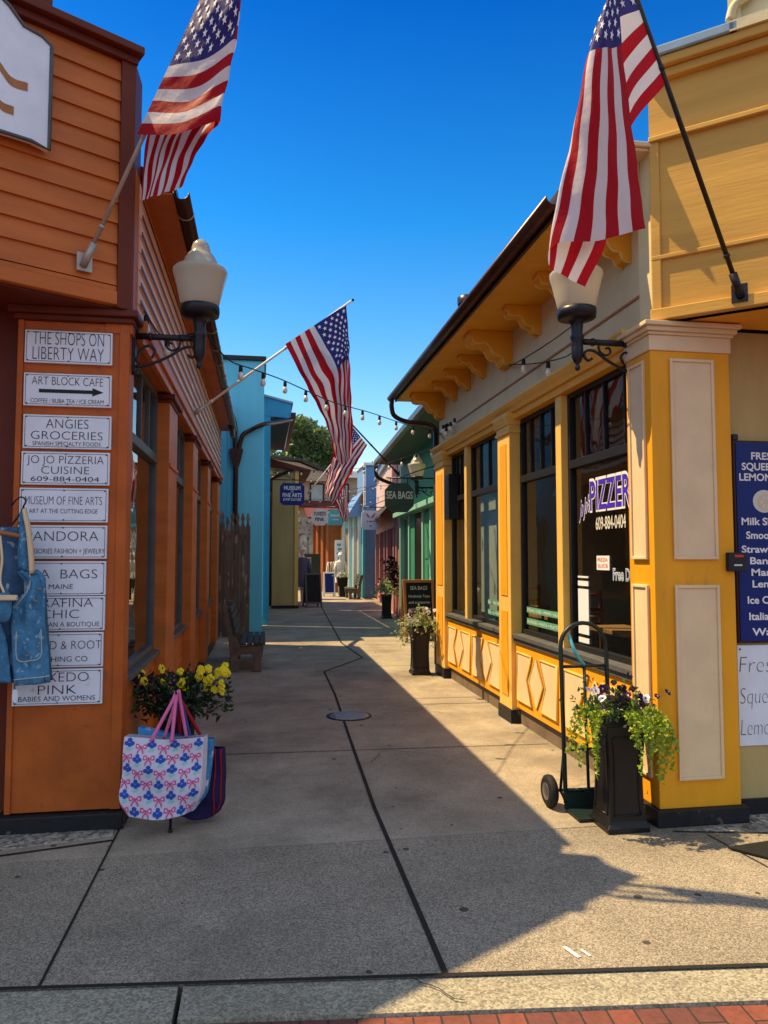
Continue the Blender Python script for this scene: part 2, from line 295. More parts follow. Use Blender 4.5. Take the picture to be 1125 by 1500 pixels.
# ------------------------------------------------------------------ building helpers
WL = {}
class MB:
    def __init__(s): s.v = []; s.f = []; s.m = []; s.T = None; s.mi = 0; s.sm = []; s.smooth = False
    def _add(s, vs, fs):
        o = len(s.v)
        for p in vs:
            p = Vector(p); s.v.append(s.T @ p if s.T else p)
        for f in fs: s.f.append([i+o for i in f]); s.m.append(s.mi); s.sm.append(s.smooth)
        return s
    def box(s, x0, x1, y0, y1, z0, z1):
        x0, x1 = min(x0, x1), max(x0, x1); y0, y1 = min(y0, y1), max(y0, y1); z0, z1 = min(z0, z1), max(z0, z1)
        return s._add([(x0,y0,z0),(x1,y0,z0),(x1,y1,z0),(x0,y1,z0),(x0,y0,z1),(x1,y0,z1),(x1,y1,z1),(x0,y1,z1)],
                      [(0,3,2,1),(4,5,6,7),(0,1,5,4),(1,2,6,5),(2,3,7,6),(3,0,4,7)])
    def poly(s, pts): return s._add(pts, [tuple(range(len(pts)))])
    def prism(s, pts, vec):                     # a closed outline swept along a vector
        n = len(pts); a = [Vector(p) for p in pts]; v = Vector(vec); b = [p+v for p in a]
        nn = Vector((0, 0, 0))
        for i in range(n): nn += a[i].cross(a[(i+1) % n])
        if nn.dot(v) > 0: a, b = b, a
        # a faces outwards
        fs = [tuple(range(n)), tuple(range(2*n-1, n-1, -1))]
        for i in range(n):
            j = (i+1) % n; fs.append((j, i, n+i, n+j))
        return s._add(a+b, fs)
    def tube(s, pts, r, n=8, closed=False, caps=True):
        pts = [Vector(p) for p in pts]; k = len(pts); rs = r if isinstance(r, (list, tuple)) else [r]*k
        vs = []; prev = None
        for i, p in enumerate(pts):
            if closed: d = pts[(i+1) % k]-pts[i-1]
            else: d = pts[min(i+1, k-1)]-pts[max(i-1, 0)]
            if d.length < 1e-9: d = Vector((0, 0, 1))
            d.normalize()
            if prev is None:
                a = Vector((0, 0, 1)) if abs(d.z) < .9 else Vector((1, 0, 0))
                prev = d.cross(a).normalized()
            prev = (prev-d*prev.dot(d)).normalized(); q = d.cross(prev)
            for j in range(n):
                t = 2*math.pi*j/n; vs.append(p+prev*(rs[i]*math.cos(t))+q*(rs[i]*math.sin(t)))
        fs = []
        for i in range(k if closed else k-1):
            a = i*n; b = ((i+1) % k)*n
            for j in range(n): fs.append((a+j, a+(j+1) % n, b+(j+1) % n, b+j))
        if caps and not closed: fs += [tuple(range(n-1, -1, -1)), tuple(range((k-1)*n, k*n))]
        sm = s.smooth; s.smooth = True; s._add(vs, fs); s.smooth = sm; return s
    def lathe(s, prof, c=(0, 0, 0), n=20, square=False):
        c = Vector(c); vs = []; k = len(prof)
        for r, z in prof:
            for j in range(n):
                t = 2*math.pi*(j+.5)/n; q = 1/max(abs(math.cos(t)), abs(math.sin(t))) if square else 1
                vs.append(c+Vector((r*q*math.cos(t), r*q*math.sin(t), z)))
        fs = [(i*n+j, i*n+(j+1) % n, (i+1)*n+(j+1) % n, (i+1)*n+j) for i in range(k-1) for j in range(n)]
        fs += [tuple(range(n-1, -1, -1)), tuple(range((k-1)*n, k*n))]
        sm = s.smooth; s.smooth = not square; s._add(vs, fs); s.smooth = sm; return s
    def grid(s, F, nu, nv, closed_u=False):
        vs = [F(i/(nu if closed_u else nu), j/nv) for j in range(nv+1) for i in range(nu+(0 if closed_u else 1))]
        w_ = nu if closed_u else nu+1
        fs = [(j*w_+i, j*w_+(i+1) % w_, (j+1)*w_+(i+1) % w_, (j+1)*w_+i) for j in range(nv) for i in range(nu)]
        sm = s.smooth; s.smooth = True; s._add(vs, fs); s.smooth = sm; return s
    def build(s, name, mats, parent=None, bevel=0, solid=0, subsurf=0, local=False):
        me = bpy.data.meshes.new(name); o = bpy.data.objects.new(name, me); C.objects.link(o)
        off = Vector((0, 0, 0))
        if parent is not None:
            o.parent = parent
            if not local: off = WL.get(parent.name, Vector((0, 0, 0)))
        WL[o.name] = off if not local else Vector((0, 0, 0))
        me.from_pydata([tuple(p-off) for p in s.v], [], s.f)
        for m in (mats if isinstance(mats, (list, tuple)) else [mats]): me.materials.append(M[m] if isinstance(m, str) else m)
        me.polygons.foreach_set('material_index', s.m); me.polygons.foreach_set('use_smooth', s.sm); me.update()
        if subsurf:
            q = o.modifiers.new('subsurf', 'SUBSURF'); q.levels = q.render_levels = subsurf
        if solid:
            q = o.modifiers.new('solidify', 'SOLIDIFY'); q.thickness = solid; q.offset = 0
        if bevel:
            q = o.modifiers.new('bevel', 'BEVEL'); q.width = bevel; q.segments = 2; q.limit_method = 'ANGLE'; q.angle_limit = R(40)
        return o
def tag(o, label=None, cat=None, group=None, kind=None):
    if label: o['label'] = label
    if cat: o['category'] = cat
    if group: o['group'] = group
    if kind: o['kind'] = kind
    return o
def thing(name, label, cat, loc=(0, 0, 0), group=None, rz=0):
    o = bpy.data.objects.new(name, None); C.objects.link(o); o.location = loc; o.rotation_euler = (0, 0, rz)
    o.empty_display_size = .1
    WL[o.name] = Vector(loc); return tag(o, label, cat, group)
def struct(name, mb, mat, **k): return tag(mb.build(name, mat, **k), kind='structure')
def copy_tree(o, parent=None):
    c = o.copy(); C.objects.link(c)
    if parent is not None: c.parent = parent
    for ch in list(o.children): copy_tree(ch, c)
    return c
def bx(name, mat, parent, *b, bevel=0):
    return MB().box(*b).build(name, mat, parent, bevel=bevel)

dg = bpy.context.evaluated_depsgraph_get
def text_into(mb, s, origin, right, up, height, width=None, align='C', thin=0.0, depth=.002, shear=0.0, space=1.0, mi=0):
    """lettering as real mesh: origin is the middle of the baseline"""
    cu = bpy.data.curves.new('lettering', 'FONT'); cu.body = s; cu.size = 1; cu.extrude = 0; cu.offset = thin; cu.shear = shear
    cu.space_character = space; cu.resolution_u = 4
    ob = bpy.data.objects.new('lettering_source', cu); C.objects.link(ob)
    me = bpy.data.meshes.new_from_object(ob.evaluated_get(dg()))
    bpy.data.objects.remove(ob); bpy.data.curves.remove(cu)
    xs = [v.co.x for v in me.vertices]
    if not xs: return
    x0, x1 = min(xs), max(xs); cap = .69
    ky = height/cap; kx = ky if width is None else width/(x1-x0)
    sh = {'C': (x0+x1)/2, 'L': x0, 'R': x1}[align]
    right = Vector(right).normalized(); up = Vector(up).normalized(); nn = right.cross(up); O = Vector(origin)
    vs = [O+right*((v.co.x-sh)*kx)+up*(v.co.y*ky)+nn*depth for v in me.vertices]
    old = mb.mi; mb.mi = mi; mb._add(vs, [tuple(p.vertices) for p in me.polygons]); mb.mi = old
    bpy.data.meshes.remove(me)
def disc(mb, c, r, right, up, n=10, d=0.0, sx=1.0):
    c = Vector(c); right = Vector(right); up = Vector(up); nn = right.cross(up)
    mb.poly([c+right*(r*sx*math.cos(2*math.pi*i/n))+up*(r*math.sin(2*math.pi*i/n))+nn*d for i in range(n)])
XP, ZP, YM, XM = Vector((1, 0, 0)), Vector((0, 0, 1)), Vector((0, -1, 0)), Vector((-1, 0, 0))

# ================================================================== THE GROUND
KA = lambda x: 3.017 - .107*x               # sidewalk / kerb joint
KB = lambda x: 2.797 - .107*x               # kerb / brick edge
g = MB(); g.poly([(-300,-300,-.10),(300,-300,-.10),(300,300,-.10),(-300,300,-.10)]); struct('ground', g, 'asphalt')
def slab(mb, pts, z0, z1): mb.prism([(x, y, z1) for x, y in pts], (0, 0, z0-z1))
m = MB(); slab(m, [(-11, KA(-11)+.003), (14, KA(14)+.003), (14, 4.36), (-11, 4.36)], -.09, 0); struct('sidewalk', m, 'walk')
m = MB(); slab(m, [(-14, 4.368), (14, 4.368), (14, 62), (-14, 62)], -.09, 0); struct('alley_pavement', m, 'alleyc')
m = MB()
for x0, x1 in ((-14, -4.2), (-4.19, -.305), (-.285, 4.1), (4.115, 14)):
    slab(m, [(x0, KB(x0)), (x1, KB(x1)), (x1, KA(x1)-.005), (x0, KA(x0)-.005)], -.09, -.004)
struct('kerb', m, 'kerbc')
m = MB(); slab(m, [(-14, -6), (14, -6), (14, KB(14)-.004), (-14, KB(-14)-.004)], -.09, -.018); struct('brick_road', m, 'brick')
# joints in the paving: a wide filled expansion joint down the alley, saw cuts across it
def strip(mb, pts, wd, z=.004):
    for (xa, ya), (xb, yb) in zip(pts, pts[1:]):
        d = Vector((xb-xa, yb-ya, 0)).normalized(); q = Vector((-d.y, d.x, 0))*wd/2
        a = Vector((xa, ya, z))-d*wd*.3; b = Vector((xb, yb, z))+d*wd*.3
        mb.poly([a-q, b-q, b+q, a+q])
m = MB(); strip(m, [(.73, KA(.73)+.01), (.74, 4.9), (.80, 6.9), (.87, 8.9), (.885, 10.7)], .026)
strip(m, [(.885, 10.7), (1.62, 12.05), (1.50, 14.2), (1.9, 24)], .03, .005); strip(m, [(-11, KA(-11)), (14, KA(14))], .022, .0055); struct('expansion_joint', m, 'gap')
m = MB(); strip(m, [(-.83, KA(-.83)+.01), (-.84, 4.82)], .012); strip(m, [(-.84, 4.6), (-1.6, 4.42), (-3, 4.1)], .02, .0052)
for y in (6.42, 8.62, 11.2, 13.9): strip(m, [(-.8, y), (2.5, y-.12)], .010, .0045)
strip(m, [(2.75, KA(2.75)+.01), (2.62, 4.12)], .010); strip(m, [(2.45, 4.2), (3.4, 4.0)], .014, .0052); struct('saw_cut_joints', m, 'gap')
m = MB(); slab(m, [(-3.2, 4.17), (-.86, 4.68), (-.86, 4.8), (-1.5, 4.8), (-1.5, 4.94), (-3.2, 4.94)], 0, .006)
slab(m, [(2.5, 4.21), (4.6, 3.74), (4.6, 4.44), (3.0, 4.44), (3.0, 4.24)], 0, .006); struct('pebble_bed', m, 'pebble')
m = MB(); random.seed(21)
def crack(p, d, n, st, wd):
    pts = [p]
    for _ in range(n): d += random.gauss(0, .35); p = (p[0]+st*math.cos(d), p[1]+st*math.sin(d)); pts.append(p)
    strip(m, pts, wd, .0062)
crack((.60, KA(.6)-.02), -1.3, 6, .04, .005); crack((2.0, 7.6), 2.6, 14, .06, .004); crack((1.5, 6.0), 2.2, 16, .06, .004); crack((-.6, 7.4), .4, 16, .07, .004); crack((2.1, 5.0), .4, 8, .06, .003)
struct('pavement_cracks', m, 'gap')
# the manhole lid
t = thing('manhole_cover', 'round flat metal manhole lid set on the joint in the alley pavement', 'manhole cover', (.90, 7.72, 0))
MB().lathe([(.235, 0), (.235, .006), (.2, .006)], (0, 0, 0), 32).build('rim', 'iron', t, local=True)
m = MB().lathe([(.205, .005), (.205, .009)], (0, 0, 0), 32)
for i in range(-4, 5): m.box(-.15, .15, i*.04-.008, i*.04+.008, .008, .011)
m.build('lid', 'lid', t, local=True)
# scraped chalk marks near the kerb
m = MB(); strip(m, [(1.30, 2.98), (1.275, 3.06)], .018); strip(m, [(1.35, 2.98), (1.335, 3.03)], .012)
tag(m.build('chalk_mark', 'white_s'), 'two short white scrape marks on the sunlit pavement near the kerb', 'chalk mark')

# ================================================================== shared pieces of the shops
def clapboards(mb, A, B, z0, z1, expo, out, thick=.016, gap=.004):
    """overlapping boards between the ground points A and B, facing 'out'"""
    A, B, out = Vector((*A, 0)), Vector((*B, 0)), Vector((*out, 0)).normalized()
    n = max(1, round((z1-z0)/expo)); e = (z1-z0)/n
    for i in range(n):
        za, zb = z0+i*e, z0+(i+1)*e
        pts = [A+ZP*za, A+out*thick+ZP*za, A+out*.003+ZP*(zb+.004), A+ZP*(zb+.004)]
        mb.prism(pts, B-A)
def sheetx(X, side, y0, y1, z0, z1):
    q = [(X, y0, z0), (X, y1, z0), (X, y1, z1), (X, y0, z1)]
    return q if side > 0 else q[::-1]
def wall_window(parent, X, side, y0, y1, zs, zt, zh, lights, frame='black', pane='glass', lbl=None, recess=.0):
    """shop window in a wall facing +-X: frame with transom lights over one large pane. side=-1 faces -X"""
    f = MB(); d = .05; xo, xi = X+side*.03, X-side*.03
    fw = .045
    f.box(xo, xi, y0, y0+fw, zs, zh); f.box(xo, xi, y1-fw, y1, zs, zh)
    f.box(xo, xi, y0+fw, y1-fw, zh-fw, zh); f.box(xo, xi, y0+fw, y1-fw, zs, zs+fw)
    f.box(xo+side*.012, xi, y0+fw, y1-fw, zt-.035, zt+.035)
    for i in range(1, lights):
        yy = y0+(y1-y0)*i/lights; f.box(X+side*.02, xi, yy-.011, yy+.011, zt+.035, zh-fw)
    o = f.build('window', frame, parent, bevel=.004)
    if lbl: o['label'] = lbl
    p = MB(); p.poly(sheetx(X, side, y0+fw, y1-fw, zs+fw, zt-.035)); p.build('pane', pane, o)
    p = MB(); p.poly(sheetx(X, side, y0+fw, y1-fw, zt+.035, zh-fw)); p.build('transom_light', pane, o)
    return o
def scroll(pts, n=24):
    """smooth polyline through control points"""
    out = []; P = [Vector(p) for p in pts]; P = [P[0]*2-P[1]]+P+[P[-1]*2-P[-2]]
    for i in range(1, len(P)-2):
        for k in range(n//(len(P)-3)+1):
            t = k/(n//(len(P)-3)+1); a, b, c, d = P[i-1:i+3]
            out.append(.5*((2*b)+(c-a)*t+(2*a-5*b+4*c-d)*t*t+(3*b-a-3*c+d)*t**3))
    out.append(P[-2]); return out

# ================================================================== YELLOW SHOP (right)
ys = thing('yellow_shop', 'yellow corner shop with black framed windows, tan panels and bracketed eave', 'shop', (2.5, 7.4, 0))
Y0, Y1 = 4.62, 9.85
m = MB(); m.box(2.52, 2.60, 4.7, 10.35, .16, .80)                    # base under the windows
m.box(2.52, 2.66, 4.3, 10.4, 3.12, 3.96)                             # frieze wall
m.box(2.66, 8, 10.3, 10.4, 0, 3.96); m.box(7.9, 8, 4.5, 10.3, 0, 3.96); m.box(3.0, 7.9, 4.42, 4.5, 0, 3.14)
m.mi = 0; wl = m.build('wall', 'khaki', ys)
m = MB(); m.box(2.496, 2.52, 4.62, 9.86, .165, .80); m.build('base_panel', 'yellow', ys, bevel=.003)
m = MB(); m.box(2.535, 2.6, 4.6, 9.9, 0, .16); m.build('plinth', 'plinth', ys)
# mouldings of the base: notched fields with a diamond between them
def fields(ya, yb, k):
    mb = MB(); fr = MB(); X = 2.496; za, zb = .25, .71; zc = (za+zb)/2
    wd = (yb-ya)/k
    for i in range(k):
        y0, y1 = yb-i*wd, yb-(i+1)*wd           # from far to near, i.e. left to right in the picture
        def P(a, z): return (X, y0+(y1-y0)*a, z)
        for pts in ([P(.05, za), P(.40, za), P(.28, zc), P(.40, zb), P(.05, zb)],
                    [P(.34, zc), P(.50, za+.0), P(.66, zc), P(.50, zb)],
                    [P(.95, za), P(.60, za), P(.72, zc), P(.60, zb), P(.95, zb)]):
            if pts[0][1] == pts[2][1]: pass
            mb.prism(pts, (-.013, 0, 0))
            q = [Vector(p)+Vector((-.010, 0, 0)) for p in pts]
            fr.tube(q, .013, 6, closed=True)
    mb.build('moulded_field', 'tan', ys, bevel=.004); fr.build('field_moulding', 'yellow_pale', ys)
fields(7.52, 9.84, 2); fields(6.0, 7.1, 1); fields(4.7, 5.95, 1)
# pilasters
def pilaster(y0, y1, mat='yellow_pale'):
    mb = MB(); mb.box(2.45, 2.6, y0, y1, .13, 2.98)
    o = mb.build('pilaster', mat, ys, bevel=.006)
    MB().box(2.437, 2.6, y0-.012, y1+.012, .0, .13).build('pilaster_foot', 'darkwood', o)
    c = MB(); c.box(2.43, 2.6, y0-.02, y1+.02, 2.9, 2.93); c.box(2.405, 2.6, y0-.045, y1+.045, 3.06, 3.1)
    c.prism([(2.43, y0-.02, 2.98), (2.405, y0-.045, 3.06), (2.6, y0-.045, 3.06), (2.6, y0-.02, 2.98)], (0, y1-y0+.06, 0))
    c.box(2.44, 2.6, y0-.01, y1+.01, 2.93, 2.985); c.build('pilaster_cap', mat, o, bevel=.004)
    r = MB(); r.box(2.443, 2.45, y0+.09, y1-.09, 1.25, 2.8); r.box(2.443, 2.45, y0+.09, y1-.09, .25, 1.1)
    r.build('pilaster_panel', 'yellow', o, bevel=.003)
pilaster(9.86, 10.36); pilaster(7.12, 7.5)
for a, b in ((8.90, 9.0), (5.93, 6.05)): bx('mullion_post', 'yellow_pale', ys, 2.5, 2.62, a, b, .88, 3.03, bevel=.005)
for a, b in ((7.5, 9.86), (4.62, 7.12)):
    m = MB(); m.box(2.455, 2.64, a, b, .845, .885); m.box(2.475, 2.64, a, b, .80, .845); m.build('window_sill', 'greyframe', ys, bevel=.004)
wA1 = wall_window(ys, 2.59, -1, 9.0, 9.86, .885, 2.42, 3.03, 4)
wA2 = wall_window(ys, 2.59, -1, 7.5, 8.90, .885, 2.42, 3.03, 4)
wB = wall_window(ys, 2.59, -1, 6.05, 7.12, .885, 2.42, 3.03, 4)
wC = wall_window(ys, 2.59, -1, 4.62, 5.93, .885, 2.42, 3.03, 4)
# header and crown over the windows
m = MB(); m.box(2.48, 2.64, 4.66, 9.86, 3.03, 3.10); m.build('window_header', 'amber', ys, bevel=.004)
m = MB(); prof = [(2.52, 3.10), (2.455, 3.10), (2.44, 3.125), (2.41, 3.15), (2.39, 3.175), (2.39, 3.195), (2.52, 3.205)]
m.prism([(x, 4.62, z) for x, z in prof], (0, 5.82, 0)); m.build('crown_moulding', 'yellow_pale', ys)
m = MB(); m.box(2.508, 2.52, 4.5, 10.4, 3.41, 3.426); m.build('frieze_band', 'wood', ys)
# corner pillar, square to the street
pil = MB(); pil.box(2.42, 2.97, 4.3, 4.62, .10, 2.96)
pillar = pil.build('corner_pillar', 'yellow', ys, bevel=.005)
MB().box(2.385, 3.0, 4.262, 4.66, 0, .10).build('pillar_foot', 'darkwood', pillar, bevel=.006)
p = MB()
for z0, z1 in ((1.63, 2.93-.02), (.27, 1.47)):
    p.box(2.55, 2.845, 4.290, 4.3, z0, z1); p.box(2.41, 2.42, 4.37, 4.56, z0, z1)
p.build('pillar_panel', 'tan', pillar, bevel=.002)
q = MB()
for z0, z1 in ((1.63, 2.93-.02), (.27, 1.47)):
    for a, b, c_, d_ in ((2.545, 2.565, z0, z1), (2.83, 2.85, z0, z1), (2.565, 2.83, z0, z0+.02), (2.565, 2.83, z1-.02, z1)):
        q.box(a, b, 4.279, 4.2895, c_, d_)
    for a, b, c_, d_ in ((4.365, 4.385, z0, z1), (4.545, 4.565, z0, z1), (4.385, 4.545, z0, z0+.02), (4.385, 4.545, z1-.02, z1)):
        q.box(2.399, 2.4095, a, b, c_, d_)
q.build('panel_moulding', 'tan', pillar, bevel=.004)
c = MB(); c.box(2.41, 2.98, 4.29, 4.63, 2.96, 3.06)
for k, (o_, z0, z1) in enumerate(((.012, 3.06, 3.08), (.03, 3.08, 3.11), (.05, 3.11, 3.14))):
    c.box(2.41-o_, 2.98+o_, 4.29-o_, 4.63+o_*(k > 9), z0, z1)
c.build('pillar_cap', 'tan', pillar, bevel=.006)
# eave: soffit, corbels, fascia, gutter, roof
m = MB(); m.box(1.95, 2.52, 4.505, 10.75, 3.96, 3.985); m.build('soffit', 'amber', ys)
m = MB(); m.box(1.925, 1.95, 4.505, 10.75, 3.95, 4.06); m.build('fascia', 'brown', ys)
def corbel(y, th, sc=1.0):
    pr = [(0, 0), (.46, 0), (.46, -.05), (.43, -.06), (.42, -.11), (.36, -.13), (.30, -.12), (.25, -.15), (.20, -.23), (.15, -.25), (.11, -.26), (.08, -.33), (0, -.35)]
    mb = MB(); mb.prism([(2.52-x*sc, y-th/2, 3.96+z*sc) for x, z in pr], (0, th, 0))
    o = mb.build('corbel', 'amber', ys, bevel=.006)
    e = MB()
    for s_ in (-1, 1):
        e.tube(scroll([(2.52-x*sc, y+s_*(th/2-.012), 3.957+z*sc) for x, z in pr[3:]], 30), .010, 5)
    e.build('corbel_bead', 'yellow_pale', o)
for y, th, sc in ((10.2, .22, 1.0), (9.45, .12, .70), (8.8, .12, .70), (8.15, .12, .70), (7.3, .24, 1.0), (6.45, .13, .74), (5.65, .13, .74), (4.76, .13, .74)): corbel(y, th, sc)
m = MB()
arc = [(1.875+.06*math.cos(a), 4.02+.06*math.sin(a)) for a in [math.pi+i*math.pi/8 for i in range(9)]]
ins = [(1.875+.052*math.cos(a), 4.02+.052*math.sin(a)) for a in [2*math.pi-i*math.pi/8 for i in range(9)]]
m.smooth = True; m.prism([(x, 4.5, z) for x, z in arc+ins], (0, 6.3, 0)); m.smooth = False
gut = m.build('gutter', 'brown', ys)
for i in range(13): bx('gutter_strap', 'alu', gut, 1.82, 1.952, 4.85+i*.47, 4.87+i*.47, 4.022, 4.03)
m = MB(); m.tube(scroll([(1.875, 10.72, 3.97), (1.875, 10.73, 3.86), (1.92, 10.74, 3.74), (2.1, 10.74, 3.66), (2.42, 10.6, 3.60), (2.49, 10.5, 3.5)], 30), .035, 10)
m.tube([(2.49, 10.5, 3.5), (2.49, 10.5, .1)], .035, 10); m.build('downspout', 'brown', ys)
m = MB(); m.prism([(1.93, 4.57, 4.065), (1.93, 4.57, 4.10), (5.2, 4.57, 5.1), (8.1, 4.57, 4.2), (8.1, 4.57, 4.1), (5.2, 4.57, 5.0)], (0, 6.23, 0)); m.build('roof', 'roof', ys)
m = MB(); m.tube([(2.35, 8.3, 4.1), (2.35, 8.3, 4.62)], .07, 12); m.lathe([(.10, 4.6), (.11, 4.62), (.11, 4.70), (.02, 4.74)], (2.35, 8.3, 0), 12); m.build('roof_vent', 'iron', ys)
# tall corner piece over the pillar and the splayed shop front above the entrance
m = MB(); m.box(2.465, 2.9, 4.34, 4.50, 3.145, 4.28); m.build('corner_pier', 'khaki', ys)
m = MB(); m.box(2.22, 2.464, 4.46, 4.50, 3.93, 4.28); m.build('eave_end_board', 'khaki', ys, bevel=.004)
m = MB(); m.box(2.28, 2.42, 4.452, 4.459, 4.0, 4.2); m.build('end_board_panel', 'khaki', ys, bevel=.003)
m = MB(); m.box(2.20, 2.9, 4.30, 4.56, 4.30, 4.335); m.box(2.21, 2.9, 4.32, 4.54, 4.28, 4.30); m.build('pier_cap', 'tan', ys, bevel=.008)
dR = Vector((.767, -.641, 0)); nR = Vector((-.641, -.767, 0)); CR = Vector((2.46, 4.325, 0))
def splay(mb, C0, d, n, s0, s1, z0, z1, o0, o1):
    a = C0+d*s0+n*o0; mb.prism([a+ZP*z0, C0+d*s1+n*o0+ZP*z0, C0+d*s1+n*o1+ZP*z0, C0+d*s0+n*o1+ZP*z0], (0, 0, z1-z0))
m = MB(); splay(m, CR, dR, nR, .0, 2.0, 3.22, 4.86, -.08, 0)
m.build('splayed_wall', 'splay_y', ys)
m = MB(); splay(m, CR, dR, nR, -.01, 2.0, 3.15, 3.225, -.08, .035); splay(m, CR, dR, nR, 0, 2.0, 3.545, 3.575, -.01, .02)
splay(m, CR, dR, nR, .0, 2.0, 4.325, 4.36, -.01, .035); splay(m, CR, dR, nR, .0, .06, 3.225, 4.325, -.01, .018); m.build('splay_trim', 'splay_y', ys, bevel=.006)
m = MB(); splay(m, CR, dR, nR, -.02, 2.03, 4.72, 4.78, -.08, .05); splay(m, CR, dR, nR, -.03, 2.05, 4.78, 4.84, -.08, .09); m.build('cornice', 'splay_y', ys, bevel=.008)
m = MB(); splay(m, CR, dR, nR, -.04, .55, 4.84, 4.905, -.12, .11); m.build('flashing', 'flash', ys, bevel=.01)
m = MB(); splay(m, CR, dR, nR, .55, 2.05, 4.905, 5.5, -.3, .02); splay(m, CR, dR, nR, .49, .56, 4.905, 5.55, -.3, .06); splay(m, CR, dR, nR, .50, 2.05, 4.84, 4.905, -.12, .11)
m.tube(scroll([CR+dR*.5+nR*.07+ZP*4.93, CR+dR*.53+nR*.07+ZP*5.02, CR+dR*.62+nR*.06+ZP*5.08, CR+dR*.66+nR*.06+ZP*5.25], 12), .028, 6); m.build('parapet', 'khaki', ys)
e1 = CR+dR*2.0
m = MB(); m.prism([(2.46, 4.35, 3.15), (e1.x, e1.y, 3.15), (7.9, e1.y, 3.15), (7.9, 4.42, 3.15)], (0, 0, .04)); m.build('entrance_soffit', 'amber', ys)
m = MB(); m.box(e1.x, 8, e1.y, e1.y+.1, 3.15, 4.86); m.build('street_wall', 'splay_y', ys)
m = MB(); m.prism([(2.6, 4.5, 4.6), (e1.x+.05, e1.y+.1, 4.6), (8, e1.y+.1, 4.6), (8, 4.75, 4.6)], (0, 0, .03)); m.build('flat_roof', 'roof', ys)
m = MB(); m.box(3.0, 7.9, 4.405, 4.42, .10, 3.14); m.build('entrance_wall', 'cream', ys)
m = MB(); m.box(3.0, 7.9, 4.38, 4.404, 0, .10); m.build('entrance_plinth', 'darkwood', ys)
# rooms behind the glass
m = MB(); m.box(2.66, 7.9, 4.5, 10.3, .02, .06); m.box(2.7, 7.9, 4.52, 10.3, 3.04, 3.1); m.box(5.4, 5.45, 4.5, 10.3, .06, 3.04); m.build('room', 'interior', ys)
m = MB()
for y in (10.12, 7.62, 6.25): m.box(2.74, 2.80, y-.03, y+.03, .07, 3.0)
m.build('inner_post', 'interior_tan', ys)
for y in (5.3, 6.6, 7.9, 9.1):
    o = bx('wall_picture', 'interior_tan', ys, 5.36, 5.40, y, y+.75, 1.5, 2.2); bx('picture_print', 'interior_pale', o, 5.352, 5.36, y+.06, y+.69, 1.56, 2.14)
for y in (6.1, 7.7, 9.3):
    tb = bx('dining_table', 'interior_tan', ys, 2.95, 3.6, y-.35, y+.35, .98, 1.02, bevel=.005); bx('table_base', 'black', tb, 3.22, 3.33, y-.05, y+.05, .06, .98)
    cb = MB(); cb.tube([(2.85, y+.62, .06), (2.86, y+.64, 1.32)], .016, 6); cb.tube([(3.22, y+.62, .06), (3.22, y+.64, 1.32)], .016, 6)
    for zz in (1.0, 1.14, 1.28): cb.tube([(2.86, y+.64, zz), (3.22, y+.64, zz)], .02, 6)
    cb.build('chair_back', 'curtain', ys)
    m2 = MB(); m2.lathe([(.02, 2.55), (.05, 2.5), (.16, 2.32), (.15, 2.31), (.04, 2.46)], (3.3, y, 0), 16); m2.tube([(3.3, y, 2.52), (3.3, y, 3.04)], .006, 5); m2.build('pendant_lamp', 'interior_pale', ys)
m = MB(); m.box(2.75, 2.79, 8.48, 9.12, .95, 2.36); m.build('inner_blind', 'interior_pale', ys)
m = MB(); m.grid(lambda u, v: Vector((2.82+.03*math.sin(u*40), 4.70+.32*u, .95+1.4*v)), 40, 6); m.build('curtain', 'curtain', ys)
m = MB(); m.box(4.3, 4.9, 4.7, 8.0, .06, 1.05); m.box(4.25, 4.95, 4.65, 8.05, 1.05, 1.1); m.build('counter', 'interior_tan', ys)
m = MB(); m.lathe([(.02, 1.1), (.06, 1.12), (.03, 1.2), (.02, 1.35), (.17, 1.36), (.10, 1.58)], (3.15, 5.55, -.0), 16); m.build('table_lamp', 'interior_pale', ys)
# writing on the panes
def ptxt(mb, s, px0, px1, ybase, hpx, X=2.59, **k):
    a, b = atx(px0, ybase, X), atx(px1, ybase, X); tp = atx(px0, ybase-hpx, X)
    text_into(mb, s, (X-.006, (a.y+b.y)/2, a.z), (0, -1, 0), ZP, tp.z-a.z, abs(a.y-b.y), **k)
A0 = atx(865, 735, 2.59)
m = MB(); text_into(m, 'PIZZERIA', (2.584, A0.y, 2.015), (0, -1, 0), ZP, .24, .875, align='L', thin=.05, depth=.0005, mi=1)
text_into(m, 'PIZZERIA', (2.584, A0.y-.006, 2.02), (0, -1, 0), ZP, .225, .86, align='L', thin=.016, depth=.002)
text_into(m, "Jo Jo's", (2.584, A0.y+.20, 1.97), (0, -1, .22), (0, -.1, 1), .135, .20, align='L', thin=.02, depth=.0005, shear=.2, mi=1)
text_into(m, "Jo Jo's", (2.584, A0.y+.20, 1.975), (0, -1, .22), (0, -.1, 1), .12, .19, align='L', thin=.0, depth=.002, shear=.2)
m.build('lettering', ['purple', 'white_ink'], wC)
m = MB(); p0, p1 = atx(874, 760, 2.59), atx(918, 754, 2.59)
text_into(m, '609-884-0404', (2.584, (p0.y+p1.y)/2, 1.86), (0, -1, 0), ZP, .095, abs(p0.y-p1.y), thin=.015); m.build('phone_lettering', 'cream_ink', wC)
m = MB(); p0 = atx(899, 850, 2.59); text_into(m, 'Free Delivery', (2.584, p0.y, 1.475), (0, -1, 0), ZP, .085, .52, align='L', thin=.035, depth=.0005, mi=1)
text_into(m, 'Free Delivery', (2.584, p0.y, 1.475), (0, -1, 0), ZP, .085, .52, align='L', thin=-.005, depth=.002); m.build('delivery_lettering', ['bluegrey', 'white_ink'], wC)
p0, p1 = atx(876, 835, 2.59), atx(894, 812, 2.59)
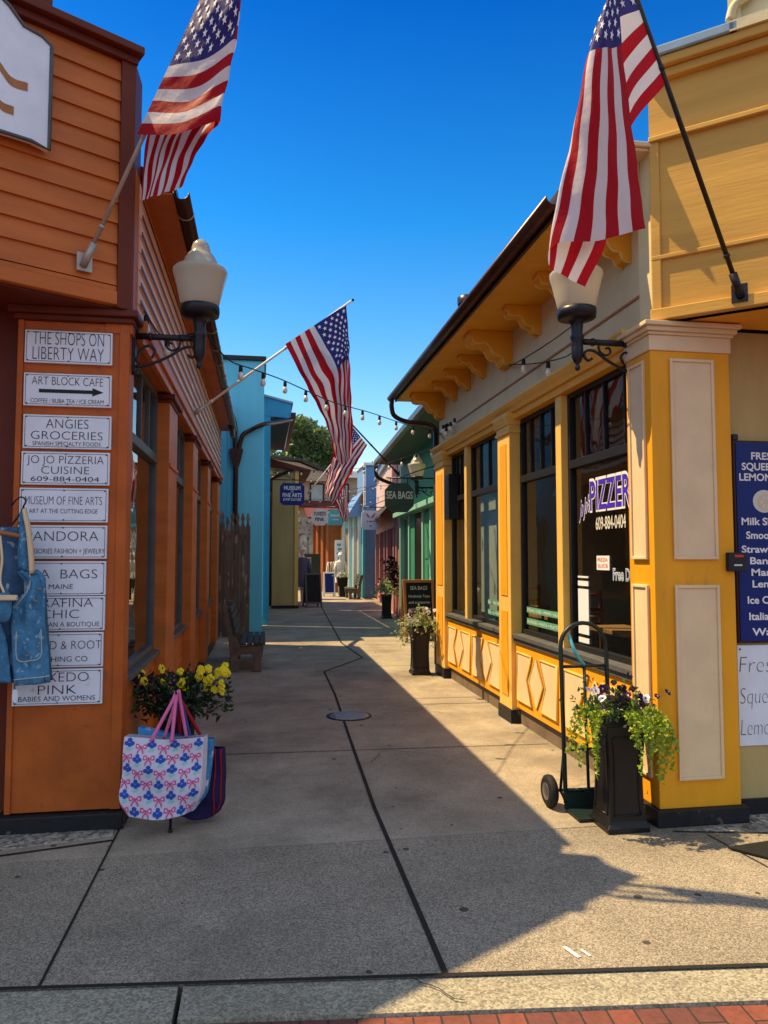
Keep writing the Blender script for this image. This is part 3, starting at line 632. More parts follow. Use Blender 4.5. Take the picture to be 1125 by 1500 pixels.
m = MB(); m.box(2.580, 2.5855, p1.y, p0.y, 1.545, 1.655); m.mi = 1; 
text_into(m, 'PIZZA', (2.5795, (p0.y+p1.y)/2, 1.612), (0, -1, 0), ZP, .026, abs(p0.y-p1.y)*.8, mi=1); text_into(m, 'SLICE', (2.5795, (p0.y+p1.y)/2, 1.565), (0, -1, 0), ZP, .026, abs(p0.y-p1.y)*.8, mi=1)
m.build('sticker', ['white_ink', 'red_ink'], wC)
p0, p1 = atx(849, 900, 2.59), atx(864, 900, 2.59)
m = MB()
for z0, z1 in ((1.475, 1.49), (1.41, 1.45), (1.02, 1.385), (.95, .99)): m.box(2.580, 2.5855, p1.y, p0.y, z0, z1)
m.build('paper_notice', 'white_board' if 'white_board' in M else 'white', wC)
for ww, ya, yb in ((wB, 6.12, 7.02), (wA2, 7.6, 8.3)):
    m = MB(); m.box(2.580, 2.5855, ya, yb, .985, 1.045); m.box(2.580, 2.5855, ya, yb, 1.10, 1.155); m.mi = 1
    text_into(m, 'STEAKS • SUBS • WRAPS • SALADS', (2.5795, (ya+yb)/2, 1.113), (0, -1, 0), ZP, .028, (yb-ya)*.94, mi=1)
    text_into(m, 'BURGERS • PASTA • PLATTERS', (2.5795, (ya+yb)/2, 1.0), (0, -1, 0), ZP, .028, (yb-ya)*.94, mi=1)
    m.build('menu_band', ['green_ink', 'white_ink'], ww)
m = MB(); m.box(2.44, 2.575, 9.55, 9.8, 2.15, 2.75); m.box(2.435, 2.44, 9.58, 9.77, 2.3, 2.72); o = m.build('wall_speaker', 'iron', ys, bevel=.01)
# white terrier ornament on the sill inside
t = thing('dog_figurine', 'small white dog figure standing on a blue box behind the farthest yellow shop window', 'figurine', (2.72, 9.35, .88))
m = MB(); m.lathe([(.03, .14), (.09, .16), (.11, .25), (.09, .34), (.03, .38)], (0, 0, 0), 14); m.lathe([(.02, .33), (.07, .36), (.075, .42), (.04, .47)], (-.02, .1, 0), 12); m.build('body', 'garb_w', t, local=True)
MB().box(-.08, .08, -.1, .12, 0, .14).build('box', 'blue_dk', t, local=True)

# ================================================================== ORANGE SHOP (left)
os_ = thing('orange_shop', 'orange clapboard corner shop with tall dark windows and maroon trim', 'shop', (-.86, 9, 0))
m = MB(); m.box(-.97, -.90, 5.0, 14.4, .1, .83); m.box(-.99, -.83, 4.82, 14.6, 3.06, 4.15)
m.box(-7, -.97, 14.5, 14.6, 0, 4.1); m.box(-7, -6.9, 5, 14.5, 0, 4.1); m.box(-6.9, -1.5, 4.96, 5.05, 0, 3.22); m.build('wall', 'orange', os_)
m = MB(); clapboards(m, (-.90, 5.0), (-.90, 14.3), .14, .80, .115, (1, 0)); m.build('base_boards', 'orange_hi', os_)
m = MB(); m.box(-.99, -.865, 4.97, 14.5, 0, .14); m.build('plinth', 'darkwood', os_)
m = MB(); clapboards(m, (-.83, 4.98), (-.83, 14.6), 3.2, 4.12, .115, (1, 0), .02); m.build('siding', 'siding', os_)
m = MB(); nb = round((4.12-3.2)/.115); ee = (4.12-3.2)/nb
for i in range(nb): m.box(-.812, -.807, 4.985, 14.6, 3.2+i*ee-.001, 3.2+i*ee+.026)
m.build('siding_shadow_line', 'maroon', os_)  # dark red strips: shadow lines under the boards, put in as colour
m = MB(); m.box(-.83, -.765, 4.98, 14.6, 3.12, 3.2); m.box(-.83, -.79, 4.98, 14.6, 3.05, 3.12); m.build('window_header', 'orange_hi', os_, bevel=.004)
for i, (a, b) in enumerate(((6.52, 7.11), (8.73, 9.33), (11.04, 11.59), (13.44, 14.0))):
    m = MB(); m.box(-.98, -.80, a, b, .12, 3.0); o = m.build('pilaster', 'orange_hi', os_, bevel=.005)
    c = MB(); c.box(-.98, -.785, a-.015, b+.015, 2.97, 3.0); c.box(-.98, -.755, a-.035, b+.035, 3.0, 3.045); c.build('pilaster_cap', 'maroon', o, bevel=.006)
    c = MB(); c.box(-.801, -.785, a, b, 2.42, 2.45); c.build('pilaster_ledge', 'orange_hi', o, bevel=.003)
for a, b in ((4.98, 6.52), (7.11, 8.73), (9.33, 11.04), (11.59, 13.44)):
    wall_window(os_, -.93, 1, a, b, .87, 2.47, 3.05, 4, frame='greyframe')
    m = MB(); m.box(-.97, -.845, a, b, .83, .87); m.build('window_sill', 'greyframe', os_, bevel=.004)
m = MB(); m.box(-6.9, -.98, 5.06, 14.5, .02, .06); m.box(-6.9, -1.0, 5.06, 14.5, 3.0, 3.04); m.box(-2.4, -2.35, 5.06, 14.5, .06, 3.0); m.build('room', 'interior', os_)
# corner pillar carrying the directory
m = MB(); m.box(-1.49, -.86, 4.83, 4.96, .11, 3.12); m.box(-1.0, -.86, 4.96, 5.0, .11, 3.12); cp = m.build('corner_pillar', 'orange', os_, bevel=.004)
m = MB(); m.box(-1.51, -1.475, 4.815, 4.83, .11, 3.12); m.box(-.905, -.845, 4.815, 4.83, .11, 3.12); m.box(-.86, -.845, 4.83, 4.99, .11, 3.12); m.build('corner_board', 'orange', cp, bevel=.004)
m = MB(); m.box(-1.56, -.82, 4.775, 5.0, 0, .10); m.build('pillar_foot', 'darkwood', cp, bevel=.008)
m = MB(); m.box(-1.53, -.82, 4.79, 5.0, 3.12, 3.155); m.box(-1.56, -.79, 4.76, 5.03, 3.155, 3.2); m.build('pillar_cap', 'maroon', cp, bevel=.008)
# splayed upper front
dL = Vector((-.863, -.504, 0)); nL = Vector((.504, -.863, 0)); CL = Vector((-.865, 4.79, 0))
m = MB(); splay(m, CL, dL, nL, 0, 1.96, 3.22, 4.85, -.08, -.001)
a, b = CL+dL*.07, CL+dL*1.96
clapboards(m, (a.x, a.y), (b.x, b.y), 3.34, 4.80, .127, (nL.x, nL.y), .02); m.build('splayed_siding', 'orange_hi', os_)
m = MB(); splay(m, CL, dL, nL, -.02, .07, 3.2, 4.82, -.06, .032); m.prism([CL+dL*.0+ZP*3.2+nL*-.06, CL+dL*-.02+nL*.03+ZP*3.2, CL+Vector((.03,.0,0))+ZP*3.2, (-.83, 5.0, 3.2), (-.87, 5.0, 3.2)], (0, 0, 1.62))
m.build('corner_trim', 'maroon', os_)
m = MB(); splay(m, CL, dL, nL, -.0, 1.98, 3.215, 3.30, -.08, .03); splay(m, CL, dL, nL, 0, 1.98, 3.30, 3.335, -.08, .018); m.build('splay_trim', 'orange_hi', os_, bevel=.005)
m = MB(); splay(m, CL, dL, nL, -.03, 2.0, 4.80, 4.85, -.08, .05); splay(m, CL, dL, nL, -.05, 2.02, 4.85, 4.90, -.12, .10)
splay(m, CL, dL, nL, .50, .58, 4.90, 5.06, -.12, .06); splay(m, CL, dL, nL, .58, 1.9, 4.90, 4.93, -.12, .04); m.build('cornice', 'maroon', os_, bevel=.006)
e2 = CL+dL*1.96
m = MB(); m.prism([(-.86, 4.82, 3.2), (e2.x, e2.y, 3.2), (-6.9, e2.y, 3.2), (-6.9, 4.96, 3.2), (-.86, 4.96, 3.2)], (0, 0, .015)); m.build('entrance_soffit', 'maroon', os_)
m = MB(); m.box(-6.9, e2.x, e2.y, e2.y+.08, 3.2, 4.88); m.build('street_wall', 'orange', os_)
m = MB(); m.prism([(-.93, 4.86, 4.5), (e2.x, e2.y+.09, 4.5), (-6.9, e2.y+.09, 4.5), (-6.9, 14.5, 4.5), (-1.3, 14.5, 4.5), (-1.3, 5.0, 4.5)], (0, 0, .04)); m.build('flat_roof', 'roof', os_)
m = MB(); m.box(-6.9, -1.5, 4.945, 4.96, .10, 3.2); m.build('entrance_wall', 'maroon', os_)
m = MB(); m.prism([(-.60, 5.02, 4.10), (-.60, 5.02, 4.15), (-1.4, 5.02, 4.56), (-1.4, 5.02, 4.46)], (0, 9.6, 0)); m.build('eave_roof', 'brown', os_)
m = MB(); m.box(-.83, -.62, 5.02, 14.6, 4.085, 4.10); m.build('soffit', 'orange', os_)
m = MB(); ga = [(-.565+.055*math.cos(x), 4.10+.055*math.sin(x)) for x in [math.pi+i*math.pi/8 for i in range(9)]]
gi = [(-.565+.047*math.cos(x), 4.10+.047*math.sin(x)) for x in [2*math.pi-i*math.pi/8 for i in range(9)]]
m.smooth = True; m.prism([(x, 5.0, z) for x, z in ga+gi], (0, 9.5, 0)); m.smooth = False; gt = m.build('gutter', 'brown', os_)
for i in range(14):
    y = 5.3+i*.68; m = MB(); m.tube([(-.565+.058*math.cos(x), y, 4.10+.058*math.sin(x)) for x in [math.pi*.98+i*math.pi/8 for i in range(9)]], .006, 4); m.build('gutter_strap', 'alu', gt)

# the big white hanging board on the splayed front
sg = thing('ribbon_sign', 'large white sign board with notched outline and orange ribbon on the orange upper front', 'sign', CL+dL*1.0+ZP*4.3)
def SP(s_, z, o=.055): return CL+dL*s_+nL*o+ZP*z
outl = [(.505, 4.03), (.505, 4.66), (.56, 4.70), (.66, 4.715), (.74, 4.80), (.86, 4.88), (1.6, 4.90), (1.72, 4.70), (1.74, 4.05), (1.3, 4.02), (.9, 4.045), (.6, 4.05)]
m = MB(); m.prism([SP(a, z, .035) for a, z in outl], nL*.045); m.build('board', 'white', sg, bevel=.004)
m = MB(); m.tube([SP(a, z, .082) for a, z in outl], .011, 6, closed=True); m.build('board_edge', 'greyframe', sg)
def ribbon(mb, ctr, wd):
    P = scroll([SP(a, z, .083) for a, z in ctr], 16)
    for a, b in zip(P, P[1:]): mb.poly([a-ZP*wd/2, b-ZP*wd/2, b+ZP*wd/2, a+ZP*wd/2])
m = MB(); ribbon(m, [(1.15, 4.50), (.95, 4.51), (.80, 4.44), (.72, 4.36), (.63, 4.36)], .05); ribbon(m, [(1.15, 4.36), (.95, 4.38), (.84, 4.30), (.77, 4.20), (.70, 4.19)], .05); m.build('ribbon_mark', 'wood', sg)

# ================================================================== SHOP DIRECTORY on the orange pillar
SIGNS = [
 (3.055, 2.85, [('THE SHOPS ON', .082, .42, 2.965), ('LIBERTY WAY', .082, .42, 2.87)], 'tall white board with two lines of large capitals, topmost on the orange pillar'),
 (2.785, 2.58, [('ART BLOCK CAFE', .052, .42, 2.712), ('COFFEE / BUBA TEA / ICE CREAM', .026, .43, 2.60)], 'white board with a black arrow on the orange pillar'),
 (2.525, 2.315, [('ANGIES', .058, .25, 2.442), ('GROCERIES', .052, .42, 2.372), ('SPANISH SPECIALTY FOODS', .026, .40, 2.333)], 'white groceries board just below the arrow board on the orange pillar'),
 (2.295, 2.09, [('JO JO PIZZERIA', .050, .45, 2.222), ('CUISINE', .048, .28, 2.158), ('609-884-0404', .030, .40, 2.112)], 'white board with a phone number, fourth from the top of the orange pillar'),
 (2.07, 1.86, [('MUSEUM OF FINE ARTS', .052, .45, 1.968), ('ART AT THE CUTTING EDGE', .027, .40, 1.915)], 'white board with a bold line over small capitals, fifth from the top of the pillar'),
 (1.84, 1.635, [('PANDORA', .060, .42, 1.745), ('ACCESSORIES FASHION + JEWELRY', .030, .50, 1.668)], 'white board with widely spaced capitals over small jewelry line, sixth from the top'),
 (1.62, 1.41, [('SEA  BAGS', .056, .42, 1.515), ('MAINE', .030, .14, 1.45)], 'white board with two short lines beside the denim top, seventh from the top'),
 (1.405, 1.195, [('SERAFINA', .054, .38, 1.34), ('CHIC', .054, .22, 1.272), ('MORE THAN A BOUTIQUE', .028, .46, 1.222)], 'white boutique board with three lines, third from the bottom of the pillar'),
 (1.185, .975, [('THREAD & ROOT', .052, .50, 1.085), ('CLOTHING CO', .032, .34, 1.01)], 'white clothing board, second from the bottom of the orange pillar'),
 (.965, .75, [('TUXEDO', .056, .36, .89), ('PINK', .056, .22, .815), ('BABIES AND WOMENS', .030, .44, .775)], 'white board with three lines, lowest on the orange pillar below the denim hem'),
]
SX0, SX1 = -1.463, -.945
for k, (zt, zb, lines, lab) in enumerate(SIGNS):
    dx = -.002*k if k > 2 else 0
    jx = random.uniform(-.003, .003)
    t = thing('directory_board', lab, 'sign', (-1.2, 4.82, zb), 'white shop boards screwed to the orange pillar')
    m = MB(); m.box(SX0+dx+jx, SX1+dx+jx, 4.806, 4.829, zb, zt); m.build('board', 'white', t, bevel=.003)
    m = MB(); e = .010
    for a, b, c_, d_ in ((SX0+e, SX1-e, zb+e, zb+e+.003), (SX0+e, SX1-e, zt-e-.003, zt-e), (SX0+e, SX0+e+.003, zb+e+.003, zt-e-.003), (SX1-e-.003, SX1-e, zb+e+.003, zt-e-.003)):
        m.box(a+dx+jx, b+dx+jx, 4.8045, 4.8062, c_, d_)
    m.build('border', 'greyframe', t)
    m = MB()
    for s_, h, wd, z in lines:
        text_into(m, s_, (-1.205+dx+jx, 4.8055, z), XP, ZP, h, wd, thin=-.018 if h > .04 else -.008, depth=.0015)
    if k == 1:
        m.box(-1.375, -1.06, 4.8035, 4.8055, 2.663, 2.685); m.prism([(-1.06, 4.8055, 2.648), (-1.06, 4.8055, 2.70), (-.995, 4.8055, 2.674)], (0, -.002, 0))
    m.build('lettering', 'ink', t)
    for xx in (SX0+.02, (SX0+SX1)/2, SX1-.02):
        for zz in ((zb+.014, zt-.014)): m = MB(); disc(m, (xx+dx+jx, 4.803, zz), .005, XP, ZP, 8, .0005); m.build('screw', 'iron', t)
# ================================================================== MENU BOARD and paper on the right entrance wall
t = thing('menu_board', 'blue menu board with white lettering and a lemon slice on the cream entrance wall', 'sign', (3.25, 4.40, 1.09))
m = MB(); m.box(3.03, 3.47, 4.372, 4.404, 1.09, 2.41); m.build('frame', 'brown', t, bevel=.004)
m = MB(); m.box(3.045, 3.455, 4.366, 4.372, 1.105, 2.395); m.build('panel', 'navy_sign', t)
m = MB()
for s_, z, h, wd in (('FRESH', 2.285, .046, .195), ('SQUEEZED', 2.215, .046, .335), ('LEMONADE', 2.145, .046, .375), ('Milk Shakes', 1.855, .046, .36), ('Smoothies', 1.765, .046, .30),
                     ('Strawberry', 1.675, .044, .37), ('Banana', 1.60, .044, .255), ('Mango', 1.525, .044, .24), ('Lemon', 1.45, .044, .23), ('Ice Cream', 1.345, .046, .305), ('Italian Ice', 1.24, .046, .29), ('Water', 1.14, .046, .28*.9)):
    text_into(m, s_, (3.252, 4.3655, z), XP, ZP, h, wd, thin=.022, depth=.0015)
m.build('lettering', 'white_ink', t)
m = MB(); disc(m, (3.24, 4.3655, 2.01), .075, XP, ZP, 20, .001, 1.1); m.mi = 1; disc(m, (3.25, 4.3655, 2.005), .055, XP, ZP, 16, .002, 1.1); m.mi = 0
for i in range(6):
    a = i*math.pi/3; m.poly([Vector((3.25, 4.3625, 2.005))+Vector((math.cos(a+d)*r, 0, math.sin(a+d)*r)) for r, d in ((.008, 0), (.046, .38), (.046, -.38))][::-1])
m.build('lemon_emblem', ['cream_ink', 'tan'], t)
t = thing('paper_notice', 'white handwritten paper notice pinned below the blue menu board', 'notice', (3.25, 4.404, .43))
m = MB(); m.box(3.035, 3.47, 4.392, 4.404, .435, 1.075); m.build('sheet', 'white', t)
m = MB()
for s_, z, wd in (('Fresh', .90, .30), ('Squeezed', .70, .40), ('Lemonade', .50, .39)): text_into(m, s_, (3.045, 4.3915, z), XP, ZP, .105, wd, align='L', thin=-.028, depth=.0012, shear=.12)
m.build('handwriting', 'ink', t)
m = MB(); disc(m, (3.052, 4.391, 1.05), .007, XP, ZP, 8, .001); m.build('pin', 'iron', t)
t = thing('card_holder', 'small black box with red strip mounted between the yellow pillar and blue menu board', 'box', (2.97, 4.30, 1.55))
m = MB(); m.box(2.905, 3.035, 4.262, 4.30, 1.555, 1.675); m.build('case', 'iron', t, bevel=.006)
m = MB(); m.box(2.945, 3.005, 4.259, 4.262, 1.645, 1.66); m.build('red_strip', 'red_ink', t)
m = MB(); m.box(2.94, 2.995, 4.2595, 4.262, 1.59, 1.60); m.build('small_label', 'cream_ink', t)
m = MB(); m.box(3.03, 3.07, 4.37, 4.404, 2.412, 2.45); tag(m.build('sensor_box', 'iron', bevel=.004), 'tiny black box on top of the blue menu board corner', 'box')
t = MB(); slab(t, [(2.60, 3.90), (2.95, 3.45), (3.6, 3.62), (3.6, 4.05)], .006, .02); tag(t.build('door_mat', 'rubber', bevel=.003), 'black rubber door mat at the right pebble bed', 'door mat')

# ================================================================== WALL LAMPS
def wall_lamp(label, wall, d, globe_r=.19, arm=.45, bracket_rot=0):
    """lamp on a scrolled iron bracket; wall = point on the wall at the arm's height, d = unit vector along the arm"""
    t = thing('wall_lamp', label, 'lamp', wall, 'white acorn globe lamps on scrolled black wall brackets')
    W = Vector(wall); d = Vector(d); c = W+d*arm; q = d.cross(ZP)
    m = MB(); m.T = Matrix.Translation(W) @ Matrix((( d.x, q.x, 0), (d.y, q.y, 0), (0, 0, 1))).to_4x4()
    m.box(0, .012, -.035, .035, -.24, .05); m.box(.012, .02, -.02, .02, -.22, .03)
    for zz in (-.235, .045): m.lathe([(.018, -.02), (.028, 0), (.018, .02)], (.012, 0, zz), 10)
    m.T = None; m.build('wall_plate', 'iron', t, bevel=.003)
    m = MB(); m.tube([W+d*.01, W+d*(arm-.04)], .020, 10); m.tube([W+d*.10, W+d*.12], .026, 10); m.tube([W+d*(arm-.12), W+d*(arm-.10)], .026, 10); m.build('arm', 'iron', t)
    P = lambda a, z: W+d*a+ZP*z
    m = MB(); m.tube(scroll([P(.02, -.20), P(.10, -.185), P(.22, -.13), P(.31, -.07), P(.36, -.055), P(.395, -.07), P(.40, -.10), P(.375, -.125), P(.345, -.11)], 40), .010, 6)
    m.tube(scroll([P(.30, -.015), P(.29, -.06), P(.25, -.085), P(.215, -.065), P(.225, -.035), P(.25, -.04)], 30), .008, 6)
    m.tube(scroll([P(.02, -.17), P(.05, -.09), P(.10, -.06), P(.14, -.09), P(.12, -.14)], 30), .009, 6); m.build('scroll', 'iron', t)
    m = MB(); m.lathe([(.004, -.20), (.016, -.19), (.018, -.17), (.010, -.155), (.024, -.14), (.036, -.11), (.040, -.06), (.038, .0), (.045, .02), (.045, .035), (.036, .05), (.040, .10), (.046, .13), (.07, .14), (.10, .145), (.125, .155), (.130, .19), (.128, .215), (.11, .22)], c, 20); m.build('fitter', 'iron', t)
    s = globe_r/.19
    m = MB(); m.lathe([(.105*s, .20), (.118*s, .21), (.130*s, .25), (.148*s, .33), (.165*s, .40), (.176*s, .435), (.178*s, .455), (.168*s, .468), (.135*s, .478), (.120*s, .492), (.108*s, .525), (.088*s, .56), (.068*s, .58), (.062*s, .61), (.052*s, .64), (.030*s, .662), (.006*s, .668)], c, 28); m.build('globe', 'globe', t)
    return t
wall_lamp('white acorn globe lamp with a string light cord tied on, on the orange shop corner', (-.845, 4.93, 3.08), (1, 0, 0), arm=.42)
wall_lamp('white acorn globe lamp on the yellow corner pillar with a flag hem touching its globe', (2.505, 4.58, 3.08), (-1, 0, 0), arm=.45)
wall_lamp('pale acorn globe lamp with its tall finial beside the dark octagonal sign, down the alley', (3.40, 14.2, 3.0), (-1, 0, 0), arm=.42)

# ================================================================== FLAGS
def cr(a, b, c, d, t): return .5*((2*b)+(c-a)*t+(2*a-5*b+4*c-d)*t*t+(3*b-a-3*c+d)*t**3)
def spl(ks, vals, x):
    n = len(ks)
    if x <= ks[0]: return vals[0].copy()
    if x >= ks[-1]: return vals[-1].copy()
    for i in range(n-1):
        if ks[i] <= x <= ks[i+1]:
            t = (x-ks[i])/(ks[i+1]-ks[i]); a = vals[i-1] if i else vals[0]*2-vals[1]
            d = vals[i+2] if i+2 < n else vals[-1]*2-vals[-2]
            return cr(a, vals[i], vals[i+1], d, t)
def flag_cloth(t, us, rows, amp=.012, seed=0, nu=90, wave=(9, 5)):
    """us: fly stations; rows: {v: [points at each station]}, v = 0 the top edge"""
    vk = sorted(rows); rnd = random.Random(seed); ph = [rnd.uniform(0, 6.3) for _ in range(6)]
    def F(u, v):
        p = spl(vk, [spl(us, rows[k], u) for k in vk], v)
        a = amp*min(1, u*2.2)
        p = p+Vector((.35, 1, .05))*(a*(math.sin(v*wave[0]+u*wave[1]+ph[0])+.6*math.sin(v*wave[0]*2.3-u*3+ph[1])+.35*math.sin(u*23+v*31+ph[2])))
        return p+Vector((1, .3, .2))*(.25*amp*math.sin(u*37+v*13+ph[3])*min(1, u*3))
    def N(u, v):
        e = .004; a = F(min(u+e, 1), v)-F(max(u-e, 0), v); b = F(u, min(v+e, 1))-F(u, max(v-e, 0))
        n = a.cross(b); return n.normalized() if n.length > 1e-12 else Vector((0, -1, 0))
    nv = 52; m = MB(); m.smooth = True
    vs = [F(i/nu, j/nv) for j in range(nv+1) for i in range(nu+1)]; m.v = vs
    for j in range(nv):
        for i in range(nu):
            m.f.append((j*(nu+1)+i, j*(nu+1)+i+1, (j+1)*(nu+1)+i+1, (j+1)*(nu+1)+i)); m.sm.append(True)
            s = j//4; m.m.append(2 if (i < nu*.4 and s < 7) else (0 if s % 2 == 0 else 1))
    o = m.build('flag_cloth', ['fred', 'fwhite', 'fblue'], t)
    m = MB()
    for r in range(9):
        for c in range(6 if r % 2 == 0 else 5):
            u0 = .4*(2*c+1+(r % 2))/12; v0 = (7/13)*(r+1)/10
            for sd in (1, -1):
                pts = []
                for k in range(10):
                    a = math.pi/2+k*math.pi/5; rr = 1 if k % 2 == 0 else .42
                    uu = u0+.0165*rr*math.cos(a)*1.0; vv = v0-.031*rr*math.sin(a)
                    pts.append(F(uu, vv)+N(uu, vv)*.004*sd)
                ctr = F(u0, v0)+N(u0, v0)*.004*sd
                for k in range(10): m._add([ctr, pts[k], pts[(k+1) % 10]], [(0, 1, 2)])
    m.build('stars', 'star', o); return o
def flag_pole(t, base, tip, rad=.014, mat='alu', ballm='alu', nrm=(0, -1, 0)):
    base, tip = Vector(base), Vector(tip); d = (tip-base).normalized(); n = Vector(nrm).normalized()
    m = MB(); m.tube([base, tip], rad, 10); m.tube([base+d*.22, base+d*.24], rad*1.35, 10); m.tube([base+d*(tip-base).length*.55, base+d*((tip-base).length*.55+.03)], rad*1.3, 10); m.build('pole', mat, t)
    m = MB(); q = n.cross(ZP).normalized(); o = base-n*.03
    m.prism([o-q*.045-ZP*.055+n*.0, o+q*.045-ZP*.055, o+q*.045+ZP*.055, o-q*.045+ZP*.055], n*.018)
    m.tube([base-d*.03, base+d*.12], rad*1.7, 10); m.build('bracket', 'iron' if mat == 'darkpole' else 'alu', t)
    m = MB(); m.lathe([(.004, -.02), (.02, -.012), (.024, 0), (.02, .012), (.004, .02)], tip, 12); m.build('finial', ballm, t)
GF = 'national flags on angled poles over the alley'
# left front flag: blown up and to the right, its fly folded back behind
t = thing('flag', 'striped flag on a pale pole from the orange upper front, stripes blown sideways', 'flag', (-1.07, 4.60, 3.43), GF)
bL = at(125, 383, 4.60); lo = at(208, 205, 4.50); dd = (lo-bL); tipL = bL+dd*2.62
flag_pole(t, bL, tipL, .013, 'alu', nrm=(.504, -.863, 0))
Lp = lambda v: lo+dd.normalized()*((1-v)*.98)+Vector((-.025, -.035, .01))
us = [0, .22, .44, .56, .72, 1.0]
h = Lp(1); 
rows = {
 1.0: [Lp(1.0), at(262, 196, 4.33), at(321, 178, 4.28), at(308, 196, 4.40), at(290, 220, 4.46), at(266, 272, 4.50)],
 .75: [Lp(.75), at(280, 142, 4.33), at(334, 112, 4.27), at(312, 150, 4.42), at(272, 205, 4.50), at(247, 281, 4.53)],
 .5: [Lp(.5), at(305, 75, 4.30), at(347, 46, 4.25), at(312, 110, 4.42), at(255, 195, 4.53), at(227, 288, 4.55)],
 .25: [Lp(.25), at(318, 12, 4.28), at(357, -15, 4.23), at(318, 60, 4.42), at(240, 185, 4.55), at(214, 290, 4.57)],
 0.0: [Lp(0.0), at(330, -55, 4.26), at(367, -75, 4.22), at(322, 20, 4.42), at(225, 180, 4.58), at(206, 296, 4.60)]}
flag_cloth(t, us, rows, .011, 1)
# right front flag: hanging, top edge straight down from the tip
t = thing('flag', 'large striped flag hanging from a dark pole on the ochre splayed front', 'flag', (2.84, 3.99, 3.24), GF)
bR = at(1083, 428, 3.955); lo = at(976, 122, 3.72); dd = lo-bR; tipR = bR+dd*1.92
flag_pole(t, bR, tipR, .014, 'darkpole', nrm=tuple(nR))
Rp = lambda v: lo+dd.normalized()*((1-v)*.90)
us = [0, .2, .4, .7, .86, 1.0]
rows = {
 0.0: [Rp(0), at(906, -30, 3.44), at(911, 66, 3.40), at(930, 220, 3.40), at(938, 285, 3.40), at(945, 336, 3.40)],
 .27: [Rp(.27), at(893, -15, 3.42), at(886, 72, 3.36), at(884, 215, 3.36), at(880, 290, 3.36), at(877, 351, 3.36)],
 .5: [Rp(.5), at(890, 20, 3.50), at(861, 80, 3.38), at(842, 220, 3.38), at(828, 300, 3.38), at(812, 358, 3.38)],
 .62: [Rp(.62), at(908, 70, 3.60), at(868, 130, 3.50), at(832, 240, 3.44), at(812, 320, 3.42), at(804, 392, 3.42)],
 .8: [Rp(.8), at(922, 125, 3.64), at(900, 200, 3.60), at(866, 300, 3.56), at(848, 345, 3.52), at(826, 404, 3.48)],
 1.0: [Rp(1.0), at(926, 182, 3.66), at(915, 235, 3.66), at(895, 320, 3.62), at(884, 365, 3.58), at(857, 420, 3.54)]}
flag_cloth(t, us, rows, .010, 2)
# middle flag on a white pole from the orange siding
t = thing('flag', 'striped flag with dark blue canton drooping from a white pole above the alley middle', 'flag', (-.8, 8.963, 3.354), GF)
bM = Vector((-.80, 8.96, 3.36)); tipM = Vector((1.10, 9.2, 4.915))
flag_pole(t, bM, tipM, .016, 'white_s', 'iron', nrm=(1, 0, 0))
hi, lo = at(507, 446, 9.18), at(418, 504, 9.03)
Mp = lambda v: hi.lerp(lo, v)
us = [0, .25, .4, .65, .85, 1.0]
rows = {
 0.0: [Mp(0), at(511, 500, 9.12), at(512, 530, 9.08), at(515, 590, 9.06), at(517, 632, 9.05), at(516, 664, 9.05)],
 .25: [Mp(.25), at(504, 500, 9.10), at(506, 527, 9.02), at(508, 590, 9.00), at(509, 635, 8.98), at(511, 674, 8.98)],
 .5: [Mp(.5), at(487, 515, 9.06), at(497, 540, 9.03), at(500, 608, 9.02), at(502, 650, 9.0), at(506, 678, 8.98)],
 .75: [Mp(.75), at(462, 540, 9.05), at(478, 570, 9.04), at(489, 618, 9.04), at(494, 654, 9.02), at(499, 680, 9.0)],
 1.0: [Mp(1.0), at(444, 555, 9.03), at(458, 582, 9.04), at(477, 620, 9.05), at(485, 648, 9.05), at(488, 668, 9.05)]}
flag_cloth(t, us, rows, .022, 3, wave=(16, 4))
# fourth flag: dark pole from the green shop
t = thing('flag', 'striped flag hanging from a dark pole fixed to the green shop eave', 'flag', (3.0, 15.4, 3.0), GF)
bG, tipG = at(583, 694, 15.6), at(512, 618, 15.2)
flag_pole(t, bG, tipG, .018, 'darkpole', nrm=(-1, 0, 0))
hi, lo = at(517, 626, 15.2), at(538, 652, 15.3); Gp = lambda v: hi.lerp(lo, v)
us = [0, .3, .6, 1.0]
rows = {
 0.0: [Gp(0), at(494, 650, 15.2), at(485, 682, 15.2), at(475, 714, 15.2)],
 .3: [Gp(.3), at(503, 652, 15.15), at(489, 684, 15.1), at(477, 724, 15.1)],
 .6: [Gp(.6), at(513, 662, 15.1), at(496, 695, 15.05), at(483, 731, 15.05)],
 1.0: [Gp(1.0), at(524, 676, 15.1), at(510, 700, 15.1), at(488, 742, 15.1)]}
flag_cloth(t, us, rows, .03, 4, 50)
# fifth flag: far white pole from the left
t = thing('flag', 'smallest striped flag, far down the alley on a short white pole', 'flag', (1.7, 25, 3.8), GF)
bF, tipF = at(452, 722, 25), at(505, 655, 24.6)
flag_pole(t, bF, tipF, .022, 'white_s', nrm=(1, 0, 0))
hi, lo = at(503, 657, 24.6), at(478, 688, 24.8); Fp = lambda v: hi.lerp(lo, v)
us = [0, .3, .6, 1.0]
rows = {
 0.0: [Fp(0), at(505, 700, 24.5), at(508, 730, 24.5), at(511, 755, 24.5)],
 .4: [Fp(.4), at(500, 705, 24.45), at(505, 735, 24.4), at(509, 762, 24.4)],
 .7: [Fp(.7), at(492, 712, 24.5), at(501, 740, 24.45), at(507, 764, 24.45)],
 1.0: [Fp(1.0), at(485, 718, 24.6), at(495, 744, 24.6), at(503, 765, 24.6)]}
flag_cloth(t, us, rows, .04, 5, 40)

